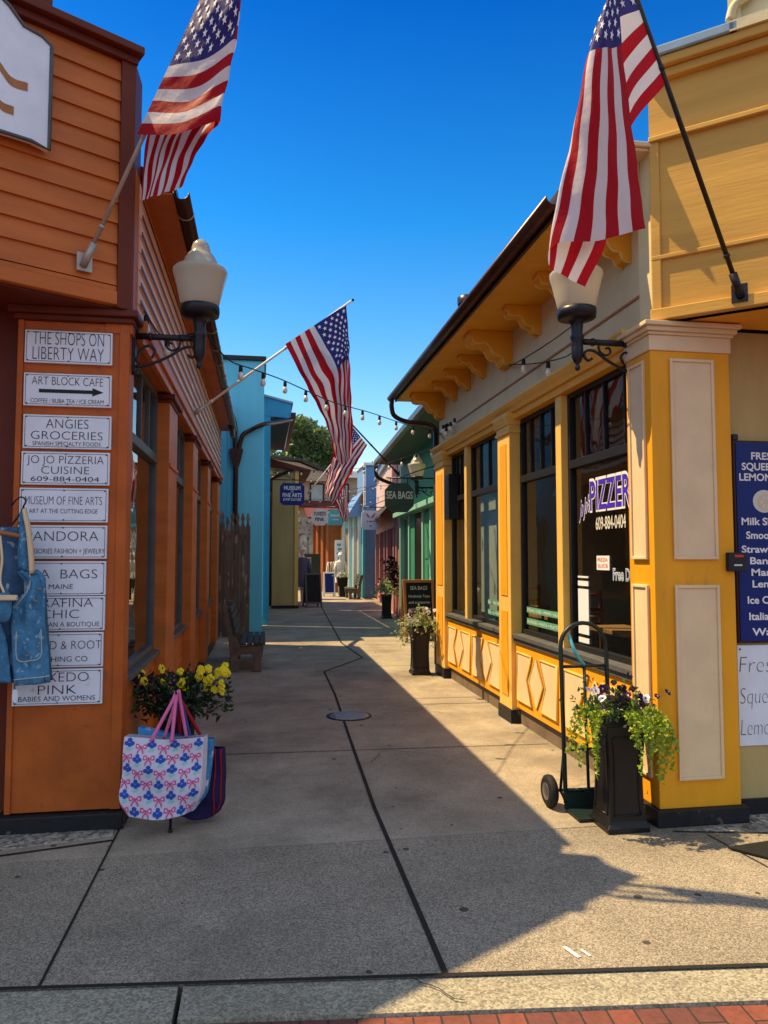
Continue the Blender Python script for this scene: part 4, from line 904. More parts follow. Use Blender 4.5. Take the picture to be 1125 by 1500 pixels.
# ================================================================== PLANTERS
def leaf_mb(m, p, d, s, wd=.55, curl=.2):
    d = d.normalized(); a = Vector((random.gauss(0, 1), random.gauss(0, 1), random.gauss(0, 1))); q = d.cross(a)
    if q.length < 1e-6: return
    q.normalize(); n = q.cross(d)
    m._add([p, p+d*s*.5+q*s*wd*.5+n*s*curl*.3, p+d*s-n*s*curl, p+d*s*.5-q*s*wd*.5+n*s*curl*.3], [(0, 1, 2, 3)])
def rdir(up=.0):
    while 1:
        v = Vector((random.uniform(-1, 1), random.uniform(-1, 1), random.uniform(-1, 1)))
        if .05 < v.length < 1: v.normalize(); v.z += up; return v.normalized()
def pot_into(t, h=.68, s=.74):
    m = MB()
    pr = [(.182*s, 0), (.182*s, .03), (.172*s, .04), (.162*s, .05), (.157*s, .065), (.148*s, .16), (.143*s, .28), (.148*s, .42), (.160*s, .54), (.172*s, .61), (.177*s, .625), (.186*s, .632), (.186*s, h-.012), (.178*s, h), (.163*s, h), (.158*s, h-.04)]
    m.lathe(pr, (0, 0, 0), 4, square=True); o = m.build('pot', 'pot', t, bevel=.005, local=True)
    # raised border of the sunk panel on each face
    m = MB()
    for k in range(4):
        m.T = Matrix.Rotation(k*math.pi/2, 4, 'Z')
        def W(z):
            for (ra, za), (rb, zb) in zip(pr, pr[1:]):
                if za <= z <= zb and zb > za: return ra+(rb-ra)*(z-za)/(zb-za)
            return pr[8][0]
        zs = [.10+i*.046 for i in range(11)]
        for sg_ in (-1, 1): m.tube([(sg_*(W(z)-.030), -W(z)-.002, z) for z in zs], .006, 5)
        for z in (zs[0], zs[-1]): m.tube([(-(W(z)-.030), -W(z)-.002, z), ((W(z)-.030), -W(z)-.002, z)], .006, 5)
        m.T = None
    m.build('panel_border', 'pot', o, local=True)
    m = MB(); m.box(-.145*s, .145*s, -.145*s, .145*s, h-.06, h-.035); m.build('soil', 'soil', t, local=True)
def blossom(kind):
    """one pansy: five rounded petals facing the front"""
    m = MB()
    for k, (a, r, s) in enumerate(((90+38, .016, .019), (90-38, .016, .019), (178, .017, .018), (2, .017, .018), (270, .018, .021))):
        c = Vector((r*math.cos(R(a)), -.002*k, r*math.sin(R(a))))
        n = 8; m._add([c+Vector((s*math.cos(2*math.pi*i/n), -.004+.006*math.sin(4*math.pi*i/n), s*math.sin(2*math.pi*i/n))) for i in range(n)], [tuple(range(n))])
    m.mi = 1; n = 7; m._add([Vector((.010*math.cos(2*math.pi*i/n), -.014, .010*math.sin(2*math.pi*i/n)-.004)) for i in range(n)], [tuple(range(n))])
    return m
def add_blooms(t, pts, kinds, size=1.0):
    for p, k in zip(pts, kinds):
        proto = PANSY[k]; o = bpy.data.objects.new('pansy_flower', proto); C.objects.link(o); o.parent = t; o.location = p
        s = random.uniform(.85, 1.2)*size; s *= .66; o.scale = (s, s, s); o.rotation_euler = (R(random.uniform(-45, 0)), R(random.uniform(-20, 20)), R(random.uniform(-50, 50)))
PANSY = {}
for k, mats in (('y', ['pansy_y', 'pansy_y']), ('yd', ['pansy_y', 'pansy_d']), ('p', ['pansy_p', 'pansy_y']), ('w', ['pansy_w', 'pansy_p']), ('d', ['pansy_d', 'pansy_p'])):
    mb = blossom(k); me = bpy.data.meshes.new('pansy_flower'); me.from_pydata([tuple(v) for v in mb.v], [], mb.f)
    for x in mats: me.materials.append(M[x])
    me.polygons.foreach_set('material_index', mb.m); PANSY[k] = me
# right front planter
t = thing('planter', 'tall black planter with purple pansies and trailing lime leaves by the yellow pillar', 'planter', (2.175, 4.35, 0), 'tall black flared planters with flowers')
pot_into(t)
random.seed(11)
m = MB()
for i in range(520):
    p = Vector((random.gauss(-.03, .10), random.gauss(-.02, .09), .68+abs(random.gauss(0, .07)))); leaf_mb(m, p, rdir(.3), random.uniform(.025, .05))
m.build('foliage', 'leaf', t, local=True)
m = MB()
def trail(x, y, L, out, step=.015):
    p = Vector((x, y, .70)); v = Vector((out[0], out[1], .35))
    while L > 0:
        v = (v+Vector((random.gauss(0, .05), random.gauss(0, .05), -.17))).normalized(); q = p+v*step
        for _ in range(2):
            d = rdir(.1); leaf_mb(m, q, d, random.uniform(.016, .030), .95, .1)
        p = q; L -= step
for i in range(46):
    a = random.uniform(-1.9, .75); r = .17; trail(.0+random.uniform(-.02, .09)+.1*math.cos(a)*.7, .12*math.sin(a), random.uniform(.16, .38) if i % 6 else random.uniform(.40, .52), (.26*math.cos(a)+.07, .40*math.sin(a)))
for i in range(14): trail(-.12+random.uniform(-.03, .03), random.uniform(-.12, .10), random.uniform(.18, .46), (-.28, random.uniform(-.4, .2)))
m.build('trailing_foliage', 'jenny', t, local=True)
pts = [(random.uniform(-.22, .10), random.uniform(-.17, -.02), random.uniform(.73, .90)) for _ in range(30)]
add_blooms(t, pts, [('w' if p[0] < -.15 else random.choice('ppddd')) for p in pts])
add_blooms(t, [(.03, -.1, .93), (.20, -.12, .80), (.28, -.1, .82), (.13, -.12, .79)], ['p', 'p', 'p', 'w'])
# left planter behind the tote bags
random.seed(5)
t = thing('planter', 'black planter crowded with yellow pansies behind the hanging tote bags', 'planter', (-.60, 5.62, 0), 'tall black flared planters with flowers')
pot_into(t)
m = MB()
for i in range(1500):
    p = Vector((random.gauss(0, .17), random.gauss(-.02, .12), .54+random.random()*.27-abs(random.gauss(0, .03)))); p.x = max(-.36, min(.36, p.x)); leaf_mb(m, p, rdir(.2), random.uniform(.03, .06))
m.build('foliage', 'leaf_dk', t, local=True)
pts = [(random.uniform(-.34, .36), random.uniform(-.20, -.06), random.uniform(.69, .86)) for _ in range(60)]
add_blooms(t, pts, [('y' if p[0] > .02 else random.choice(['yd', 'd', 'd', 'p', 'yd'])) for p in pts], 1.25)
# middle planter at the end of the yellow shop
random.seed(6)
t = thing('planter', 'dark planter with pale leaves in front of the wood framed chalkboard', 'planter', (2.20, 10.30, 0), 'tall black flared planters with flowers')
pot_into(t, .66)
m = MB()
for i in range(520):
    a = random.uniform(0, 6.28); r = abs(random.gauss(0, .16)); leaf_mb(m, Vector((r*math.cos(a), r*math.sin(a), .84-r*.6+random.gauss(0, .05))), rdir(.1), random.uniform(.04, .07))
for i in range(120):
    leaf_mb(m, Vector((random.choice((-.26, -.22, .24))+random.gauss(0, .03), random.gauss(0, .08), random.uniform(.36, .78))), rdir(-.3), random.uniform(.03, .055))
m.build('foliage', 'leaf_pale', t, local=True)
pts = [(random.uniform(-.2, .2), random.uniform(-.2, 0), random.uniform(.74, .92)) for _ in range(14)]
add_blooms(t, pts, [random.choice('pww') for p in pts], 1.3)
# far planter with the tall dark plant
random.seed(8)
t = thing('planter', 'far black planter with white flowers and a tall dark purple plant', 'planter', (3.28, 19.6, 0), 'tall black flared planters with flowers')
pot_into(t, .64)
m = MB()
for i in range(520):
    a = random.uniform(0, 6.28); r = abs(random.gauss(0, .20)); leaf_mb(m, Vector((r*math.cos(a), r*math.sin(a), .88-r*.5+random.gauss(0, .07))), rdir(.1), random.uniform(.06, .11))
m.build('foliage', 'leaf_pale', t, local=True)
m = MB()
for i in range(380): leaf_mb(m, Vector((.16+random.gauss(0, .09), .08+random.gauss(0, .09), random.uniform(.8, 1.62))), rdir(.2), random.uniform(.07, .13))
m.build('tall_foliage', 'pansy_d', t, local=True)

# ================================================================== HAND TRUCK
t = thing('hand_truck', 'dark green steel hand truck with a rounded handle parked behind the right planter', 'hand truck', (2.12, 4.62, 0))
m = MB(); xa, xb = -.16, .16
def lean(z): return .03+.05*z-.0
arch = [(xa, lean(.05), .05), (xa, lean(.5), .5), (xa, lean(1.05), 1.05)]+[(-.16*math.cos(a), lean(1.05+.15*math.sin(a)), 1.05+.155*math.sin(a)) for a in [math.pi*i/14 for i in range(1, 14)]]+[(xb, lean(1.05), 1.05), (xb, lean(.5), .5), (xb, lean(.05), .05)]
m.tube(arch, .0145, 10)
for z in (.92, .385, .13): m.tube([(xa, lean(z), z), (xb, lean(z), z)], .011, 8)
m.tube([(0, lean(.92), .92), (0, lean(.13), .13)], .011, 8); m.build('frame', 'green_steel', t, local=True)
m = MB(); m.tube(scroll([(-.10, lean(1.13), 1.13), (-.085, lean(1.05)-.03, 1.05), (-.05, lean(1.0)-.03, .98), (0, lean(.93), .93)], 20), .012, 8); m.build('brace', 'teal_wall', t, local=True)
m = MB(); m.box(-.17, .17, -.19, .03, .012, .022); m.box(-.17, .17, .02, .035, .02, .12); m.build('toe_plate', 'green_steel', t, local=True)
m = MB(); m.tube([(-.25, .12, .105), (.25, .12, .105)], .010, 8)
for x in (xa, xb): m.tube([(x, lean(.4), .4), (x, .12, .105)], .010, 8); m.tube([(x, lean(.06), .06), (x, .12, .105)], .010, 8)
m.build('axle', 'green_steel', t, local=True)
for x in (-.235, .235):
    m = MB(); m.T = Matrix.Translation((x, .12, .105)) @ Matrix.Rotation(math.pi/2, 4, 'Y')
    m.lathe([(.055, -.028), (.085, -.030), (.101, -.018), (.105, 0), (.101, .018), (.085, .030), (.055, .028)], (0, 0, 0), 28); m.T = None
    wh = m.build('wheel', 'rubber', t, local=True)
    m = MB(); m.T = Matrix.Translation((x, .12, .105)) @ Matrix.Rotation(math.pi/2, 4, 'Y'); m.lathe([(.016, -.036), (.03, -.034), (.05, -.0285), (.056, -.029), (.056, .029), (.05, .0285), (.03, .034), (.016, .036)], (0, 0, 0), 20); m.T = None
    m.build('rim', 'steel', wh, local=True)

# ================================================================== TOTE BAGS on their stand
def bag(name, label, corners, depth, mats, hand, pattern=None, group=None, cat='tote bag', loc=None):
    """corners: top-left, top-right, bottom-right, bottom-left of the front; depth vector to the back"""
    A, B, Cc, D = [Vector(p) for p in corners]; dv = Vector(depth)
    t = thing(name, label, cat, loc or (A+B+Cc+D)/4, group)
    def S(u, v):                               # front sheet, bulging a little
        p = A.lerp(B, u).lerp(D.lerp(Cc, u), v)
        b = math.sin(math.pi*min(1, max(0, u)))*math.sin(math.pi*min(1, v*.8+.1))
        sag = -.045*math.sin(math.pi*u)*(v**3)
        k_ = max(0, (v-.72)/.28)**2; p = p+(B-A)*((.5-u)*.13*k_*abs(2*u-1)**3*2)
        p = p+ZP*(-.014*math.sin(math.pi*u)*(1-v))
        return p-dv*(.25*b)+ZP*sag+dv.normalized()*.007*math.sin(u*9+v*5)+dv.normalized()*(.009*math.sin(u*5-v*9)+.006*math.sin(u*17+v*3)*v)
    m = MB(); n = 18
    m.grid(S, n, n)
    Bk = lambda u, v: S(u, v)+dv*(1+.5*math.sin(math.pi*u)*math.sin(math.pi*v))*(1 if v > .02 else .8)
    m.grid(lambda u, v: Bk(1-u, v), n, n)
    m.grid(lambda u, v: S(0, v).lerp(Bk(0, v), 1-u)+(A-B).normalized()*.0, 4, n)
    m.grid(lambda u, v: S(1, v).lerp(Bk(1, v), u), 4, n)
    m.grid(lambda u, v: S(u, 1).lerp(Bk(u, 1), v), n, 4)
    o = m.build('bag_body', mats[0], t)
    if pattern: pattern(S, o, dv)
    return t, S, Bk
def bow_pattern(S, parent, dv):
    m = MB(); nn = -dv.normalized()
    def put(u, v, poly, mi, lift):
        for pts in poly:
            q = [S(min(1, max(0, u+a*K)), min(.995, max(.005, v+b*K)))+nn*lift for a, b in pts]
            m.mi = mi; m._add(q, [tuple(range(len(q)))])
    circ = lambda cx, cy, r, k=9: [(cx+r*math.cos(2*math.pi*i/k), cy+r*1.05*math.sin(2*math.pi*i/k)) for i in range(k)]
    rows = 6; cols = 7; K = 1.32
    for r in range(rows):
        for c in range(cols):
            u = (c+.5+(r % 2)*.0)/cols+random.gauss(0, .006)-.02*(r % 2); v = (r+.55)/rows+.03*(c % 2)-.01
            if (c+r) % 2 == 0:
                put(u, v, [circ(0, -.036, .021), circ(-.026, -.002, .021), circ(.026, -.004, .021), circ(.004, .012, .02)], 1, .003)
                put(u, v, [circ(-.006, .05, .018, 6), circ(.018, .044, .014, 6)], 2, .0026)
            else:
                for s in (-1, 1):
                    lp = [(s*.006, 0), (s*.03, -.028), (s*.052, -.026), (s*.054, .016), (s*.03, .020)]
                    inn = [(s*.020, -.002), (s*.034, -.016), (s*.042, -.014), (s*.043, .006), (s*.032, .009)]
                    put(u, v, [lp], 0, .003); put(u, v, [inn], 3, .004)
                    rb = [(s*.004, .006), (s*.03, .04), (s*.034, .066), (s*.022, .066), (s*.018, .044), (s*-.004, .012)]
                    put(u, v, [rb], 0, .0034)
                put(u, v, [circ(0, 0, .010, 7)], 0, .005)
    # the pattern is printed on the side too
    m.build('printed_pattern', ['bow', 'berry', 'mint', 'tote'], parent)
GB = 'tote bags hanging on the bag stand'
random.seed(3)
HK = Vector((-.50, 4.66, .83))                # the hook
t1, S1, B1 = bag('tote_bag', 'white tote bag printed with pink bows and blue berries, pink handles', [(-.785, 4.57, .60), (-.335, 4.60, .575), (-.35, 4.60, .15), (-.815, 4.57, .165)], (.02, .085, 0), ['tote'], 'hpink', bow_pattern, GB)
def handle(t, a, b, top, mat, r=.011):
    P = scroll([a, a.lerp(top, .55)+Vector((0, 0, .0)), top+(a-top).normalized()*.04, top+ZP*.012, top+(b-top).normalized()*.04, b.lerp(top, .55), b], 40)
    m = MB(); m.tube(P, r, 6); m.build('handle', mat, t)
handle(t1, S1(.33, .03)+Vector((0, -.01, 0)), S1(.60, .03)+Vector((0, -.01, 0)), HK+Vector((.0, -.05, 0)), 'hpink')
handle(t1, B1(.43, .03)+Vector((0, -.006, 0)), B1(.72, .03)+Vector((0, -.006, 0)), HK+Vector((.01, -.015, 0)), 'hpink')
t2, S2, B2 = bag('tote_bag', 'blue printed tote bag tucked behind the bow printed one', [(-.73, 4.70, .625), (-.285, 4.705, .535), (-.33, 4.705, .125), (-.70, 4.70, .16)], (.01, .05, 0), ['bluebag'], 'hblue', None, GB)
handle(t2, S2(.45, .03), S2(.70, .03), HK+Vector((.005, .03, -.01)), 'hblue')
t3, S3, B3 = bag('tote_bag', 'dark navy bag with red handles and red piping hanging behind the printed totes', [(-.60, 4.79, .52), (-.245, 4.79, .455), (-.24, 4.79, .05), (-.56, 4.79, .10)], (.03, .06, 0), ['navybag'], 'hred', None, GB)
handle(t3, S3(.30, .03), S3(.80, .03), HK+Vector((.0, .06, -.03)), 'hred')
m = MB(); m.tube([S3(.90, v/10)+Vector((0, -.006, 0)) for v in range(11)], .005, 5); m.tube([S3(1, v/10)+Vector((.002, .0, 0)) for v in range(11)], .005, 5); m.build('piping', 'hred', t3)
t = thing('bag_stand', 'thin black metal stand with a hook that carries the tote bags', 'stand', (-.53, 4.69, 0))
m = MB(); m.tube([(-.53, 4.685, .01), (-.53, 4.685, .80)], .008, 8); m.build('post', 'iron', t)
m = MB(); m.tube(scroll([(-.53, 4.685, .79), (-.525, 4.69, .825), (-.51, 4.65, .828), (-.50, 4.60, .832), (-.50, 4.585, .85)], 16), .006, 6); m.tube([(-.53, 4.685, .81), (-.50, 4.76, .805)], .006, 6); m.build('hook', 'iron', t)
m = MB(); m.lathe([(.014, .001), (.014, .012), (.009, .02)], (-.53, 4.685, 0), 12); m.build('foot', 'iron', t)

# ================================================================== FENCE AND BENCH on the left
t = thing('picket_fence', 'tall dark weathered picket fence panel standing beyond the orange shop', 'fence', (-.55, 15.3, 0))
random.seed(2)
for i in range(6):
    x0 = -.86+i*.102; x1 = x0+.098; h = 2.5+random.uniform(-.04, .10); xm = (x0+x1)/2; y = 15.3+random.uniform(-.012, .012)
    m = MB(); z = h-.30
    pts = [(x0, y, .03), (x1, y, .03), (x1, y, z), (x1-.022, y, z+.05), (x1-.030, y, z+.10), (x1-.008, y, z+.17), (xm+.01, y, h-.02), (xm, y, h), (xm-.01, y, h-.02), (x0+.008, y, z+.17), (x0+.030, y, z+.10), (x0+.022, y, z+.05), (x0, y, z)]
    m.prism(pts, (0, .022, 0)); m.build('picket', 'fence', t, bevel=.003)
for z in (.5, 2.0): MB().box(-.86, -.25, 15.335, 15.38, z, z+.09).build('rail', 'fence', t)
m = MB(); m.box(-.96, -.87, 15.25, 15.36, 0, 2.45); m.prism([(-.97, 15.24, 2.45), (-.86, 15.24, 2.45), (-.915, 15.24, 2.52)], (0, .13, 0)); m.build('post', 'fence', t)
def bench(label, loc, rz, L=1.5):
    t = thing('bench', label, 'bench', loc, 'slatted benches with concrete ends', rz)
    # local: x across (0 = back, .46 = front), y along
    for y in (0, L-.10):
        m = MB()
        pr = [(0, 0), (.10, 0), (.11, .22), (.15, .25), (.29, .25), (.33, .20), (.33, 0), (.44, 0), (.43, .14), (.47, .34), (.46, .38), (.16, .36), (.10, .42), (.03, .62), (-.02, .86), (-.05, .94), (-.11, .95), (-.13, .90), (-.09, .80), (-.03, .46), (-.01, .3)]
        m.prism([(a, y, b) for a, b in pr], (0, .10, 0)); m.build('end_frame', 'bench_c', t, bevel=.012, local=True)
    for i in range(4):
        x = .14+i*.092; m = MB(); m.box(x, x+.075, -.04, L+.04, .385-.02*(i == 0)*0, .42); m.build('seat_slat', 'slat', t, bevel=.004, local=True)
    for i in range(4):
        z = .52+i*.105; xx = .075-.22*(z-.45); m = MB(); m.prism([(xx, -.04, z), (xx+.03, -.04, z+.004), (xx+.008, -.04, z+.085), (xx-.022, -.04, z+.081)], (0, L+.08, 0)); m.build('back_slat', 'slat', t, bevel=.004, local=True)
    return t
bench('weathered slatted bench with concrete ends against the orange shop and picket fence', (-.44, 10.85, 0), 0, 1.5)
bench('far slatted bench with concrete ends turned away beside the turquoise shop front', (3.72, 29.6, 0), math.pi, 1.3)

# ================================================================== BLUE SHOP (left)
t = thing('blue_shop', 'sky blue shop with dark roof edge and a forked brown downspout on its wall', 'shop', (-.3, 16.5, 0))
m = MB(); m.box(-6, 0, 16.5, 18.0, 0, 6.0); m.build('wall', 'blue', t)
m = MB(); m.box(-6.05, .04, 16.44, 18.05, 6.0, 6.1); m.build('roof_edge', 'iron', t, bevel=.01)
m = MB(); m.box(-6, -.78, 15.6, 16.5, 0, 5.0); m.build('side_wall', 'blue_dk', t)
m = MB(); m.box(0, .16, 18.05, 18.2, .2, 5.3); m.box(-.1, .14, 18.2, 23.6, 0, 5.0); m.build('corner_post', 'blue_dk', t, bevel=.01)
m = MB(); m.prism([(-.1, 18.04, 5.08), (.66, 18.04, 5.02), (.66, 18.04, 5.38), (-.1, 18.04, 5.56)], (0, .08, 0)); m.build('gable_board', 'blue_dk', t)
m = MB(); m.prism([(-.1, 18.0, 5.56), (.70, 18.0, 5.37), (.70, 18.0, 5.42), (-.1, 18.0, 5.61)], (0, 5.6, 0)); m.build('roof', 'flash', t)
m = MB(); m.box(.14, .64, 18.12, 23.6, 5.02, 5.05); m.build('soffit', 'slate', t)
m = MB(); m.box(.10, .22, 18.06, 18.3, 3.62, 3.72); m.build('post_cap', 'cream', t)
m = MB(); m.box(.655, .77, 18.0, 23.6, 5.02, 5.16); m.build('gutter', 'brown', t, bevel=.01)
m = MB(); m.tube(scroll([(-.60, 13.9, 4.08), (-.60, 14.6, 4.0), (-.66, 15.8, 4.62), (-.62, 16.40, 4.5), (-.62, 16.42, 4.2), (-.60, 16.42, 3.95)], 24), .05, 10); m.tube([(-.60, 16.42, 4.0), (-.60, 16.42, 3.6), (-.60, 16.42, .1)], .055, 10)
m.tube(scroll([(.66, 18.05, 5.0), (.3, 17.2, 4.76), (-.02, 16.42, 4.56), (-.30, 16.42, 4.42), (-.44, 16.42, 4.33), (-.50, 16.42, 4.18), (-.54, 16.42, 3.95)], 30), .05, 10)
m.prism([(-.74, 16.36, 4.0), (-.44, 16.36, 4.0), (-.50, 16.36, 3.72), (-.545, 16.36, 3.6), (-.655, 16.36, 3.6), (-.69, 16.36, 3.72)], (0, .12, 0)); m.build('downspout', 'brown', t, bevel=0)

# ================================================================== CREAM SHOP (left)
t = thing('cream_shop', 'cream stucco shop corner under a brown gutter, behind the blue octagonal museum sign', 'shop', (.7, 24, 0))
m = MB(); m.box(-4, 1.08, 23.75, 27.5, 0, 4.5); m.build('wall', 'cream', t)
m = MB(); m.box(.28, 1.14, 23.72, 27.5, 0, .10); m.build('plinth', 'darkwood', t)
m = MB(); m.prism([(.2, 23.6, 4.5), (1.5, 23.6, 4.35), (1.5, 23.6, 4.42), (.2, 23.6, 4.75)], (0, 4, 0)); m.build('roof', 'roof_red', t)
m = MB(); m.tube(scroll([(.95, 23.65, 4.45), (.75, 23.66, 4.34), (.42, 23.68, 4.2), (.26, 23.68, 4.1), (.24, 23.68, 3.8)], 20), .05, 8); m.tube([(.24, 23.68, 3.8), (.24, 23.68, .1)], .05, 8); m.build('downspout', 'brown', t)
m = MB(); m.box(1.0, 1.12, 23.70, 23.76, .1, 4.4); m.build('corner_board', 'yellow_pale', t)
# hanging shop signs
def octo(w_, h, k=.22): return [(-w_+k*h, -h), (w_-k*h, -h), (w_-k*h, -h+k*h*.35), (w_, -h+k*h*1.2), (w_, h-k*h*1.2), (w_-k*h, h-k*h*.35), (w_-k*h, h), (-w_+k*h, h), (-w_+k*h, h-k*h*.35), (-w_, h-k*h*1.2), (-w_, -h+k*h*1.2), (-w_+k*h, -h+k*h*.35)]
def octagon(w_, h, k=.45): return [(-w_+k*h, -h), (w_-k*h, -h), (w_, -h+k*h), (w_, h-k*h), (w_-k*h, h), (-w_+k*h, h), (-w_, h-k*h), (-w_, -h+k*h)]
def hang_sign(label, c, w_, h, mat, lines, ink, arm_to, shape=octo, edge=None, marks=None):
    c = Vector(c); t = thing('hanging_sign', label, 'sign', c)
    pts = [c+Vector((a, 0, b)) for a, b in shape(w_, h)]
    m = MB(); m.prism([p+Vector((0, .03, 0)) for p in pts][::-1], (0, -.06, 0)); m.build('board', mat, t)
    if edge: m = MB(); m.tube([c+Vector((a*.95, -.032, b*.94)) for a, b in shape(w_, h)], .010, 4, closed=True); m.build('board_edge', edge, t)
    m = MB()
    for s_, z, hh, wd in lines: text_into(m, s_, c+Vector((0, -.034, z)), XP, ZP, hh, wd, thin=.02, depth=.003)
    if m.v: m.build('lettering', ink, t)
    if marks:
        m = MB()
        for pl_ in marks: m._add([c+Vector((a, -.036, b)) for a, b in pl_], [tuple(range(len(pl_)))])
        m.build('emblem', 'pink_ink', t)
    m = MB(); a = Vector(arm_to); top = Vector((a.x, c.y, c.z+h+.10)); far = Vector((c.x-(a.x-c.x)/abs(a.x-c.x)*w_*.9, c.y, c.z+h+.10)); m.tube([top, far], .016, 6)
    for s_ in (-1, 1): m.tube([c+Vector((s_*w_*.6, 0, h-.02)), c+Vector((s_*w_*.6, 0, h+.10))], .008, 5)
    m.tube(scroll([top+Vector((0, 0, .26)), top.lerp(far, .3)+Vector((0, 0, .18)), top.lerp(far, .75)+Vector((0, 0, .015))], 12), .012, 5); m.build('bracket', 'iron', t)
    return t
hang_sign('navy blue notched sign with white lettering hanging before the cream stucco wall', (.87, 22.6, 3.54), .37, .335, 'navy_sign', [('MUSEUM', .13, .115, .50), ('OF', .05, .05, .08), ('FINE ARTS', -.085, .115, .58), ('& POP CULTURE', -.20, .075, .54)], 'white_ink', (.2, 22.6, 0))
hang_sign('dark teal octagonal sign with pale carved capitals hanging before the green shop', (2.50, 13.5, 2.74), .27, .27, 'navy_sign' if 0 else 'slate', [('SEA BAGS', -.02, .135, .50)], 'cream_ink', (3.3, 13.5, 0), shape=octagon)
hang_sign('pale lilac notched sign with a pink butterfly emblem before the pink shop', (3.19, 22, 2.74), .27, .29, 'white', [('B R I D E', -.06, .07, .3), ('co', -.17, .06, .1)][:0], 'purple', (3.8, 22, 0),
          marks=[[(-.16, .22), (-.10, .19), (-.02, .10), (-.02, .05), (-.10, .10)], [(.16, .22), (.10, .10), (.02, .05), (.02, .10), (.10, .19)], [(-.12, -.02), (-.07, -.02), (-.07, -.06), (-.12, -.06)], [(-.04, -.02), (.05, -.02), (.05, -.06), (-.04, -.06)], [(.08, -.02), (.13, -.02), (.13, -.06), (.08, -.06)], [(-.04, -.16), (.04, -.16), (.02, -.20), (-.02, -.20)]])
hang_sign('grey white far sign with two lines of dark capitals, beside the light blue sign', (2.05, 27, 3.08), .30, .30, 'white', [('TUXEDO', .06, .13, .46), ('PINK', -.14, .13, .34)], 'ink', (1.1, 27, 0), shape=octagon)
t = hang_sign('light blue square sign with faint writing hanging far down the alley', (2.66, 27.4, 3.10), .29, .29, 'teal_wall', [('beach', .03, .10, .34), ('cove', -.12, .09, .22)], 'white_ink', (3.4, 27.4, 0), shape=lambda a, b: [(-a, -b), (a, -b), (a, b), (-a, b)])

# ================================================================== GREEN SHOP (right)
gw = lambda y: 3.38+.045*(y-14)
t = thing('green_shop', 'green shop with pale green posts, open dark doorway and brown gutter, beyond the yellow shop', 'shop', (3.4, 16, 0))
def gbox(mb, y0, y1, z0, z1, o0, o1):
    a = [(gw(y0)+o0, y0, z0), (gw(y1)+o0, y1, z0), (gw(y1)+o1, y1, z0), (gw(y0)+o1, y0, z0)]
    mb.prism(a, (0, 0, z1-z0))
m = MB(); gbox(m, 10.9, 19.3, 2.72, 4.12, 0, .15); gbox(m, 10.9, 15.6, 0, .7, .02, .15); gbox(m, 17.6, 18.4, 0, .7, .02, .15); gbox(m, 10.9, 19.3, 0, 4.1, 3.0, 3.1); gbox(m, 10.9, 11.1, 0, 4.1, .0, 3.0); m.build('wall', 'green', t)
m = MB(); gbox(m, 11, 19.3, 2.66, 2.78, -.22, .05); gbox(m, 11, 19.3, 2.78, 2.83, -.10, .02); m.build('awning_board', 'green_lt', t, bevel=.01)
for y in (11.2, 12.9, 14.6, 15.55, 17.5, 19.0): m = MB(); gbox(m, y, y+.16, 0, 2.66, -.06, .1); m.build('door_post', 'green_lt', t, bevel=.006)
m = MB(); gbox(m, 15.0, 15.55, .1, 2.6, -.02, .03); d = m.build('door', 'green', t, bevel=.006)
m = MB()
for z0, z1 in ((.25, .95), (1.05, 1.5), (1.6, 2.4)): gbox(m, 15.08, 15.46, z0, z1, -.035, -.02)
m.build('door_panel', 'green', d, bevel=.006)
m = MB(); gbox(m, 16.9, 17.45, .1, 2.6, -.02, .03); d = m.build('door', 'green', t, bevel=.006)
for a, b in ((11.4, 14.6), (17.7, 19.0)): m = MB(); m.poly([(gw(a)+.05, a, 2.6), (gw(b)+.05, b, 2.6), (gw(b)+.05, b, .7), (gw(a)+.05, a, .7)]); m.build('shop_pane', 'glass_dark', t)
m = MB(); gbox(m, 11.1, 19.3, 0, 2.7, 1.6, 1.65); gbox(m, 11.1, 19.3, .02, .05, .1, 1.6); gbox(m, 11.1, 19.3, 2.66, 2.7, .15, 1.6); m.build('room', 'interior', t)
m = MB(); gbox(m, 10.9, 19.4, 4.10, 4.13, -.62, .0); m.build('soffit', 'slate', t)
m = MB(); gbox(m, 10.9, 19.4, 4.08, 4.20, -.72, -.62); m.build('gutter', 'brown', t, bevel=.01)
m = MB()
for y0, y1 in ((10.9, 19.4),): m.prism([(gw(y0)-.64, y0, 4.19), (gw(y1)-.64, y1, 4.19), (gw(y1)+1.6, y1, 5.0), (gw(y0)+1.6, y0, 5.0)], (0, 0, .05))
m.build('roof', 'roof', t)
m = MB(); m.tube(scroll([(gw(19.3)-.67, 19.3, 4.06), (gw(19.3)-.66, 19.35, 3.85), (gw(19.3)-.55, 19.4, 3.72), (gw(19.3)-.1, 19.45, 3.55)], 16), .05, 8); m.build('downspout', 'brown', t)

# ================================================================== PINK SHOP (right)
t = thing('pink_shop', 'pink shop with whitewashed brick upper wall and a low red brown lean-to roof', 'shop', (3.8, 24, 0))
pw = lambda y: 3.66+.086*(y-20)
def pbox(mb, y0, y1, z0, z1, o0, o1): mb.prism([(pw(y0)+o0, y0, z0), (pw(y1)+o0, y1, z0), (pw(y1)+o1, y1, z0), (pw(y0)+o1, y0, z0)], (0, 0, z1-z0))
m = MB(); pbox(m, 19.9, 28.9, 2.5, 3.2, 0, .2); pbox(m, 19.9, 28.9, 0, .6, .02, .2); pbox(m, 19.7, 19.9, 0, 3.2, 0, 2.5); pbox(m, 19.9, 28.9, 0, 3.0, 2.5, 2.6); m.build('wall', 'pink', t)
for y in (19.95, 20.8, 23.0, 24.2, 26.3, 28.5): m = MB(); pbox(m, y, y+.18, 0, 2.5, -.05, .1); m.build('post', 'pink', t, bevel=.006)
